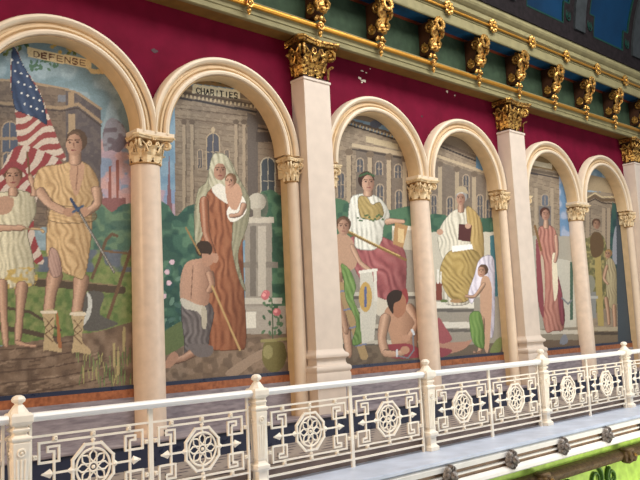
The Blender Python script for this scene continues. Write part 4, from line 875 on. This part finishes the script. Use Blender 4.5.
# gilded scroll brackets
def make_bracket():
    root = empty('scroll_bracket', (0, -.2, 6.2), '', 'bracket', 'gilded scroll brackets under the upper cornice')
    z0 = -6.2
    # profile in (depth, z): S-scroll
    prof = [(.0, 7.07), (.34, 7.07), (.385, 7.03), (.40, 6.96), (.37, 6.89), (.30, 6.84), (.26, 6.78), (.24, 6.70), (.25, 6.62), (.225, 6.54), (.18, 6.50), (.12, 6.47), (0, 6.46)]
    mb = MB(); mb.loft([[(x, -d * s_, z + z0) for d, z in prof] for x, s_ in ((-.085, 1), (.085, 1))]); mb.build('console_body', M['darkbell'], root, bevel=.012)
    for sx in (-1, 1):
        for (cy, cz, r, st) in ((.27, 6.95, .115, 1), (.155, 6.59, .085, -1)):
            v = MB(); sp = []
            for i in range(21):
                t = i / 20; an = PI / 2 - st * t * 1.9 * 2 * PI; rad = r * (1 - .87 * t); sp.append((sx * .105, -cy - rad * math.cos(an), cz + rad * math.sin(an) + z0))
            v.tube(sp, [.026 * (1 - .45 * i / 20) for i in range(21)], 6); v.ball((sx * .11, -cy, cz + z0), .02, 6, 4); v.build('side_scroll', M['gold'], root, True)
    # top curl facing out
    v = MB(); sp = [(.0 + .095 * math.cos(a), -.42, 6.975 + z0 + .085 * math.sin(a)) for a in [2 * PI * i / 14 for i in range(14)]]
    v.tube(sp, .036, 6, closed=True)
    for i in range(9): 
        a = -.3 + i * 3.74 / 8; v.ball((.12 * math.cos(a), -.43, 6.98 + z0 + .11 * math.sin(a)), .028, 6, 4)
    v.build('top_curl', M['gold'], root, True)
    # front acanthus leaf hanging over the scroll, with curling side lobes
    v = MB(); leaf_strip(v, (0, -.335, 6.90 + z0), Vector((0, -1, .25)).normalized(), Vector((0, .28, -1)).normalized(), Vector((1, 0, 0)), .36, .17, .16)
    v.build('acanthus_leaf', M['gold'], root, True)
    for sx in (-1, 1):
        v = MB()
        path = [(sx * .05, -.40, 6.92), (sx * .11, -.40, 6.90), (sx * .145, -.37, 6.85), (sx * .135, -.35, 6.79), (sx * .09, -.335, 6.75), (sx * .085, -.32, 6.71), (sx * .125, -.31, 6.68), (sx * .13, -.29, 6.63), (sx * .09, -.28, 6.58), (sx * .04, -.28, 6.56)]
        v.tube([(x, y, z + z0) for x, y, z in path], [.024, .034, .04, .034, .024, .026, .036, .036, .026, .018], 7)
        v.ball((sx * .10, -.375, 6.86 + z0), .03, 7, 5); v.ball((sx * .09, -.31, 6.645 + z0), .026, 7, 5)
        v.build('curling_lobe', M['gold'], root, True)
    v = MB(); v.ball((0, -.30, 6.56 + z0), .07, 10, 7, sc=(1.2, .8, .8)); 
    for sx in (-1, 1): v.ball((sx * .075, -.275, 6.55 + z0), .035, 7, 5)
    v.build('swag', M['gold'], root, True)
    v = MB()
    for i in range(5):
        a = PI * i / 4; v.ball((.085 * math.cos(a), -.235, 6.41 + z0 + .05 * math.sin(a)), .034, 7, 5)
    v.ball((0, -.25, 6.43 + z0), .045, 8, 5); v.build('leaf_spray', M['gold'], root, True)
    v = MB(); sp = [(.055 * math.cos(a), -.245, 6.31 + z0 + .055 * math.sin(a)) for a in [2 * PI * i / 12 for i in range(12)]]
    v.tube(sp, .018, 6, closed=True); v.ball((0, -.24, 6.31 + z0), .034, 8, 6); v.build('ring_flower', M['gold'], root, True)
    v = MB(); v.ball((0, -.225, 6.20 + z0), .038, 9, 6, sc=(1, 1, 1.15)); v.ball((0, -.225, 6.15 + z0), .018, 6, 4); v.ball((0, -.225, 6.25 + z0), .018, 6, 4); v.build('pendant', M['gold'], root, True)
    return root
BRL = {-1: 'gilded scroll bracket cut by the top edge, leftmost in the photo', 0: 'gilded scroll bracket directly over the nearest square pillar', 1: 'gilded scroll bracket first to the right of the nearest pillar',
       2: 'gilded scroll bracket midway between the nearest and second pillars', 3: 'gilded scroll bracket just left of the one over the second pillar', 4: 'gilded scroll bracket directly over the second square pillar',
       5: 'gilded scroll bracket first to the right of the second pillar', 6: 'gilded scroll bracket midway between the second and farthest pillars', 7: 'gilded scroll bracket just left of the farthest pillar', 8: 'gilded scroll bracket over the farthest pillar at the right frame edge'}
b0 = make_bracket(); first = True
for k in sorted(BRL):
    b = b0 if first else copy_tree(b0); first = False
    b.location.x = 2.755 + k * P / 4; b['label'] = BRL[k]
# gilded rosettes on the upper rod
def make_rosette():
    root = empty('rosette', (0, -.635, 7.33), '', 'rosette', 'gilded rosettes along the upper gold rod')
    for i in range(8):
        a = 2 * PI * i / 8; v = MB(); v.ball((.09 * math.cos(a), -.03, .10 * math.sin(a)), .043, 7, 5, sc=(1, .8, 1)); v.build('petal', M['gold'], root, True)
    v = MB(); v.ball((0, -.04, 0), .035, 9, 6); v.build('centre', M['goldrod'], root, True)
    v = MB(); v.tube([(.06 * math.cos(a), -.045, .06 * math.sin(a)) for a in [2 * PI * i / 16 for i in range(16)]], .014, 6, closed=True); v.build('ring', M['oldgold'], root, True)
    return root
ROL = ['gilded rosette at the top edge above the fourth arch', 'gilded rosette left of the bracket over the second pillar', 'gilded rosette just above right of the bracket over the second pillar', 'gilded rosette third from the right on the upper rod',
       'gilded rosette second from the right on the upper rod', 'gilded rosette rightmost on the upper rod']
r0 = make_rosette()
for i in range(6):
    r = r0 if i == 0 else copy_tree(r0)
    r.location.x = 5.76 + i * P / 4; r['label'] = ROL[i]

# ------------------------------------------------------------------ vaulted ceiling
VR = 4.2
def vpt(x, t, d=0.0):
    a = t; r = VR - d
    return (x, -0.74 - VR + r * math.cos(a), 7.67 + r * math.sin(a))
def vpatch(mb, x0, x1, t0, t1, d0, d1, n=16):
    rings = []
    for i in range(n + 1):
        t = t0 + (t1 - t0) * i / n
        rings.append([vpt(x0, t, d0), vpt(x1, t, d0), vpt(x1, t, d1), vpt(x0, t, d1)])
    mb.loft(rings)
mb = MB(); vpatch(mb, XL, XR, 0, 1.5, -.15, 0, 30); struct(mb.build('ceiling', M['vaultblue'], smooth=True))
mb = MB(); vpatch(mb, XL, XR, 0, .075, 0, .03, 4); struct(mb.build('trim_17', M['vaultedge']))
RX = [7.55 + 2.75 * k for k in range(-4, 5)]
for j, x in enumerate(RX):
    mb = MB(); vpatch(mb, x - .22, x + .22, .07, 1.5, 0, .07, 24); struct(mb.build('trim_18', M['vaultrib'], smooth=False))
    mb = MB()
    for s_ in (-1, 1):
        vpatch(mb, x + s_ * .34 - .1, x + s_ * .34 + .1, .07, 1.5, 0, .03, 24)
        vpatch(mb, x + s_ * .52 - .14, x + s_ * .52 + .14, .07, .19, 0, .03, 3)
    struct(mb.build('trim_19', M['vaultedge']))
    mb = MB()
    for s_ in (-1, 1):
        vpatch(mb, x + s_ * .45 - .012, x + s_ * .45 + .012, .19, 1.5, 0, .035, 24); vpatch(mb, x + s_ * .665 - .012, x + s_ * .665 + .012, .075, .19, 0, .035, 3)
        vpatch(mb, min(x + s_ * .45, x + s_ * .665), max(x + s_ * .45, x + s_ * .665), .187, .193, 0, .035, 1)
        c = vpt(x + s_ * .47, .13, .035)
        mb.tube([(c[0] + .09 * math.cos(a), c[1], c[2] + .13 * math.sin(a)) for a in [2 * PI * i / 16 for i in range(16)]], .012, 5, closed=True)
        mb.tube([(c[0] + .04 * math.cos(a), c[1], c[2] + .06 * math.sin(a)) for a in [2 * PI * i / 12 for i in range(12)]], .012, 5, closed=True)
    mb.build('stencil_lines', M['teal'] if j % 1 == 0 else M['teal'], None)['kind'] = 'structure'
for x0, x1 in zip(RX[:-1], RX[1:]):
    mb = MB(); vpatch(mb, x0 + .66, x1 - .66, .074, .082, 0, .035, 1); struct(mb.build('trim_20', M['teal']))

# ------------------------------------------------------------------ gallery railing
YR = -1.806
POSTX = [0.199 - .9 * 2.895, 0.199, 3.094, 5.989, 8.884, 11.779]
def make_post():
    root = empty('newel_post', (0, YR, 0), '', 'newel post', 'cast iron newel posts of the gallery railing')
    m = M['rail']
    mb = MB(); mb.lathe([(.085, 0), (.085, .05), (.062, .075), (.055, .10), (.055, .17), (.07, .185), (.085, .20), (.085, .235), (.06, .255), (.05, .28)], sq=True); mb.build('base', m, root, bevel=.004)
    mb = MB(); mb.lathe([(.050, .28), (.056, .30), (.075, .76), (.078, .80), (.065, .815)], sq=True); mb.build('shaft', m, root, bevel=.006)
    for q in range(4):
        mx = Matrix.Rotation(q * PI / 2, 4, 'Z'); mb = MB()
        for i in (-1, 0, 1): mb.tube([(i * .026, -.055, .31), (i * .036, -.070, .66)], .009, 6, mx=mx)
        mb.tube([(-.0 + .032 * math.cos(a), -.074, .72 + .03 * math.sin(a)) for a in [2 * PI * i / 12 for i in range(12)]], .010, 6, closed=True, mx=mx); mb.ball((0, -.077, .72), .016, 6, 4, mx=mx)
        mb.build('fluting', m, root, True)
    mb = MB(); mb.lathe([(.075, .81), (.088, .83), (.088, .845), (.056, .87), (.055, .885), (.075, .90), (.078, .915), (.058, .935), (.06, .95)], sq=True); mb.build('neck_moulding', m, root, bevel=.003)
    mb = MB(); mb.lathe([(.07, .945), (.09, .965), (.096, .98), (.096, 1.03), (.088, 1.045), (.078, 1.055)], sq=True); mb.build('cap_block', m, root, bevel=.004)
    mb = MB(); mb.lathe([(.088, 1.052), (.08, 1.066), (.042, 1.118), (.032, 1.126), (.034, 1.134), (.056, 1.15), (.06, 1.17), (.046, 1.192), (.022, 1.204)], 8, a0=PI / 8); mb.build('finial', m, root)
    return root
PL = ['cream newel post leftmost in the photo, below the DEFENSE mosaic', 'cream newel post below the CHARITIES mosaic, left of the nearest pillar', 'cream newel post in front of the round column beside the old man in gold',
      'cream newel post in front of the second square pillar', 'cream newel post below the rightmost mosaic', '']
q0 = make_post()
for i, x in enumerate(POSTX[:5]):
    c = q0 if i == 0 else copy_tree(q0); c.location.x = x; c['label'] = PL[i]

# handrail lengths between posts
HL = ['white handrail cut by the left frame edge', 'white handrail from the leftmost newel post to the one below CHARITIES', 'white handrail in front of the nearest square pillar', 'white handrail between the third and fourth newel posts',
      'white handrail between the fourth and fifth newel posts', 'white handrail running out at the right frame edge']
EX = [POSTX[0] - 2.6] + POSTX
for i in range(6):
    a, b = EX[i] + .1, EX[i + 1] - .1
    mb = MB(); mb.extr([(YR - .06, .985), (YR - .07, 1.01), (YR - .055, 1.035), (YR - .02, 1.042), (YR + .02, 1.042), (YR + .055, 1.035), (YR + .07, 1.01), (YR + .06, .985), (YR + .03, .965), (YR - .03, .965)], a, b)
    o = mb.build('handrail', M['railtop'], None, False, bevel=.004); tag(o, HL[i], 'handrail', 'handrail lengths of the gallery railing')
    o.location.x = 0

def make_panel(hw):
    """ornamental iron panel, centre at x=0, half width hw"""
    s = hw / .645; root = empty('railing_panel', (0, YR, 0), '', 'railing panel', 'ornamental iron panels of the gallery railing')
    y0, y1 = -.011, .011; b = .019; m = M['rail']; zc = .50
    # frame: stile bars, paired rails
    for x in (-hw, hw): MB().flat([(x, .0), (x, .958)], .024, -.013, .013).build('stile', m, root)
    for z in (.832, .175): MB().flat([(-hw, z), (hw, z)], b, y0, y1).build('rail_bar', m, root)
    MB().flat([(-hw, .09), (hw, .09)], .022, -.013, .013).build('rail_bar', m, root)
    for z in (.772, .232): MB().flat([(-.56 * s, z), (.56 * s, z)], b, y0, y1).build('rail_bar', m, root)
    # small square studs between the paired bars and at the stiles
    def stud(x, z): 
        mb = MB()
        mb.box(x - .018, x + .018, -.018, .018, z - .018, z + .018); mb.tube([(x + .012 * math.cos(a), -.02, z + .012 * math.sin(a)) for a in [2 * PI * i / 8 for i in range(8)]], .005, 4, closed=True); mb.build('stud', m, root)
    for z in (.802, .204):
        for x in (-.4 * s, 0, .4 * s): stud(x, z)
    for x in (-(hw + .56 * s) / 2, (hw + .56 * s) / 2):
        for z in (zc + .155, zc - .155): stud(x, z)
    for sx in (-1, 1):
        for sz in (-1, 1):
            mb = MB(); F = [(.40, 0), (.40, .205), (.475, .205), (.475, .235), (.335, .235), (.335, .125), (.56, .125), (.56, .27)]
            F = [(.40, 0), (.40, .185), (.475, .185), (.475, .225), (.335, .225), (.315, .225), (.315, .272)]
            F = [(.40, 0), (.40, .20), (.36, .20)]
            G = [(.40, .06), (.40, .115), (.315, .115), (.315, .27), (.56, .27), (.56, .115), (.475, .115), (.475, .165)]
            # greek key: stem, hook and outer return
            K = [(.40, .0), (.40, .19), (.355, .19), (.355, .232), (.515, .232), (.515, .10), (.315, .10) if False else (.455, .10)]
            K = [(.41, .0), (.41, .185), (.465, .185), (.465, .15), (.51, .15)]
            path = [(.41, 0), (.41, .20), (.36, .20), (.36, .155)]
            full = [(.41, 0.0), (.41, .19), (.475, .19), (.475, .232), (.36, .232), (.36, .10), (.56, .10), (.56, .272)]
            mb.flat([(sx * s * x, zc + sz * z) for x, z in full], .02, y0, y1); mb.build('key_scroll', m, root)
    
    for q in (-1, 1): MB().flat([(q * .52 * s, zc), (q * .2 * s, zc)], .018, y0, y1).build('cross_bar', m, root)
    for sx in (-1, 1):
        mb = MB(); tip = .545 * s * sx; bs = .415 * s * sx; md = .45 * s * sx
        for yy in (-1,):
            pts = [(bs, 0, zc), (md, 0, zc + .042), (tip, 0, zc), (md, 0, zc - .042), (md, -.028, zc), (md, .028, zc)]
            mb.add(pts, [(0, 1, 4), (1, 2, 4), (2, 3, 4), (3, 0, 4), (1, 0, 5), (2, 1, 5), (3, 2, 5), (0, 3, 5)])
        mb.build('spearhead', m, root)
        mb = MB(); c = .235 * s * sx
        pts = [(c - .045, 0, zc), (c, 0, zc + .034), (c + .045, 0, zc), (c, 0, zc - .034), (c, -.03, zc), (c, .03, zc)]
        mb.add(pts, [(0, 1, 4), (1, 2, 4), (2, 3, 4), (3, 0, 4), (1, 0, 5), (2, 1, 5), (3, 2, 5), (0, 3, 5)]); mb.build('diamond', m, root)
    for sz in (-1, 1):
        mb = MB(); mb.flat([(0, zc + sz * .22), (0, zc + sz * .275)], .018, y0, y1); c = zc + sz * .245
        pts = [(-.028, 0, c), (0, 0, c + .03), (.028, 0, c), (0, 0, c - .03), (0, -.026, c), (0, .026, c)]
        mb.add(pts, [(0, 1, 4), (1, 2, 4), (2, 3, 4), (3, 0, 4), (1, 0, 5), (2, 1, 5), (3, 2, 5), (0, 3, 5)]); mb.build('diamond', m, root)
    # medallion
    mb = MB(); R8 = .225; oc = [(R8 * math.cos(PI / 8 + k * PI / 4) * min(1, s * 1.05), zc + R8 * math.sin(PI / 8 + k * PI / 4)) for k in range(9)]; mb.flat(oc, .024, -.014, .014); md = mb.build('octagon', m, root)
    mb = MB(); mb.tube([(.165 * math.cos(a), 0, zc + .165 * math.sin(a)) for a in [2 * PI * i / 28 for i in range(28)]], .012, 6, closed=True); mb.build('ring', m, root, True)
    for k in range(4):
        a = k * PI / 2; mb = MB(); mb.flat([(.165 * math.cos(a), zc + .165 * math.sin(a)), (.205 * math.cos(a), zc + .205 * math.sin(a))], .02, y0, y1); mb.build('spoke', m, root)
    fl = MB(); fl.tube([(.042 * math.cos(a), 0, zc + .042 * math.sin(a)) for a in [2 * PI * i / 12 for i in range(12)]], .011, 6, closed=True); fl.ball((0, 0, zc), .02, 8, 5)
    fo = fl.build('flower', m, root, True)
    for k in range(8):
        a = k * PI / 4; e = Vector((math.cos(a), 0, math.sin(a))); n = Vector((-math.sin(a), 0, math.cos(a))); c = Vector((0, 0, zc))
        pt = [c + e * .045, c + e * .08 + n * .032, c + e * .115 + n * .034, c + e * .155, c + e * .115 - n * .034, c + e * .08 - n * .032]
        mb = MB(); mb.tube(pt, .0095, 5, closed=True); mb.build('petal', m, fo, True)
    return root
small = make_panel((2.895 * .9 / 2 - .125 - .0) / 2 - .005); big = make_panel((2.895 / 2 - .125) / 2 - .005)
PN = [('iron railing panel with octagonal medallion just right of the leftmost newel post', 0), ('iron railing panel with octagonal medallion below the round column left of CHARITIES', 0)]
bays = [(POSTX[0], POSTX[1]), (POSTX[1], POSTX[2]), (POSTX[2], POSTX[3]), (POSTX[3], POSTX[4]), (POSTX[4], POSTX[5])]
names = [('iron railing panel just right of the leftmost newel post', 'iron railing panel just left of the newel post below CHARITIES'),
         ('iron railing panel just right of the newel post below CHARITIES', 'iron railing panel just left of the third newel post'),
         ('iron railing panel just right of the third newel post', 'iron railing panel just left of the fourth newel post'),
         ('iron railing panel just right of the fourth newel post', 'iron railing panel just left of the fifth newel post'),
         ('iron railing panel at the right frame edge, past the fifth newel post', '')]
us = ub = False
for i, (a, b) in enumerate(bays):
    for j in (0, 1):
        if not names[i][j]: continue
        c_ = a + (b - a) * (.25 + .5 * j); c_ += (.035 if j == 0 else -.075)
        if i == 0: o = small if not us else copy_tree(small); us = True
        else: o = big if not ub else copy_tree(big); ub = True
        o.location.x = c_; o['label'] = names[i][j]
# stub of the bay left of the first post
o = copy_tree(big); o.location.x = POSTX[0] - .79; o['label'] = 'iron railing panel cut by the left frame edge'

# ------------------------------------------------------------------ bosses on the fascia
def make_boss():
    root = empty('leaf_boss', (0, yf - .05, -.185), '', 'boss', 'cast leaf bosses along the gallery fascia')
    for i in range(8):
        a = 2 * PI * i / 8; v = MB(); v.ball((.055 * math.cos(a), -.03, .075 * math.sin(a)), .03, 7, 5, sc=(1, 1.3, 1.2)); v.build('petal', M['boss'], root, True)
    v = MB(); v.ball((0, -.055, -.005), .045, 9, 6, sc=(.9, 1.2, 1.1)); v.ball((0, -.10, -.02), .02, 7, 5); v.build('centre', M['boss'], root, True)
    v = MB(); v.ball((0, 0, 0), .09, 16, 6, sc=(.9, .5, 1.15)); v.build('backplate', M['boss'], root, True)
    return root
s0 = make_boss()
SL = ['dark leaf boss on the white fascia, lowest and nearest', 'dark leaf boss on the fascia, second from the bottom', 'dark leaf boss on the fascia left of the fourth newel post foot' , 'dark leaf boss on the fascia, second from the right edge', 'dark leaf boss on the fascia at the right frame edge']
for i in range(5):
    c = s0 if i == 0 else copy_tree(s0); c.location.x = 2.626 + 1.34 * i; c.scale = (1.25, 1.25, 1.25); c['label'] = SL[i]

# brackets and scroll tracery on the storey below
def make_low(x, label):
    root = empty('corbel', (x, yf + .03, -.62), label, 'corbel', 'brown leaf corbels below the gallery edge')
    mb = MB(); mb.lathe([(.05, -.13), (.10, -.10), (.13, -.02), (.12, .06), (.13, .10), (.10, .12)], 10); mb.build('corbel_block', M['bark'], root, True)
    for i in range(5):
        a = PI + PI * (i + .5) / 5; v = MB(); v.ball((.12 * math.cos(a), .12 * math.sin(a), -.01), .05, 7, 5, sc=(1, 1, 1.8)); v.build('leaf', M['bark'], root, True)
    v = MB(); v.ball((.0, -.15, .02), .035, 7, 5); v.build('gold_stud', M['oldgold'], root, True)
    return root
make_low(4.85, 'brown leaf corbel under the fascia at the bottom of the photo')
make_low(7.45, 'brown leaf corbel under the fascia at the right frame edge')
def scrollwork(x, label):
    root = empty('scroll_ornament', (x, yf + .17, -.9), label, 'ornament', 'green scroll ornaments below the gallery edge')
    for cx, cz, r, st in ((0, 0, .22, 1), (.5, -.02, .16, -1)):
        sp = []
        for i in range(25):
            t = i / 24; an = PI * .6 - st * t * 1.7 * 2 * PI; rad = r * (1 - .8 * t); sp.append((cx + rad * math.cos(an), -.02, cz + rad * math.sin(an)))
        v = MB(); v.tube(sp, [.035 * (1 - .6 * i / 24) for i in range(25)], 6); v.build('scroll', M['leafgreen'], root, True)
    return root
scrollwork(5.3, 'moss green scroll ornament left below the gallery edge'); scrollwork(6.6, 'moss green scroll ornament right below the gallery edge')
mb = MB()
for i in range(90):
    mb.ball((4 + i * .075, yf + .12, -1.22), .04, 6, 4, sc=(1, 1, .9))
o = mb.build('trim_21', M['leafgreen']); o['kind'] = 'structure'
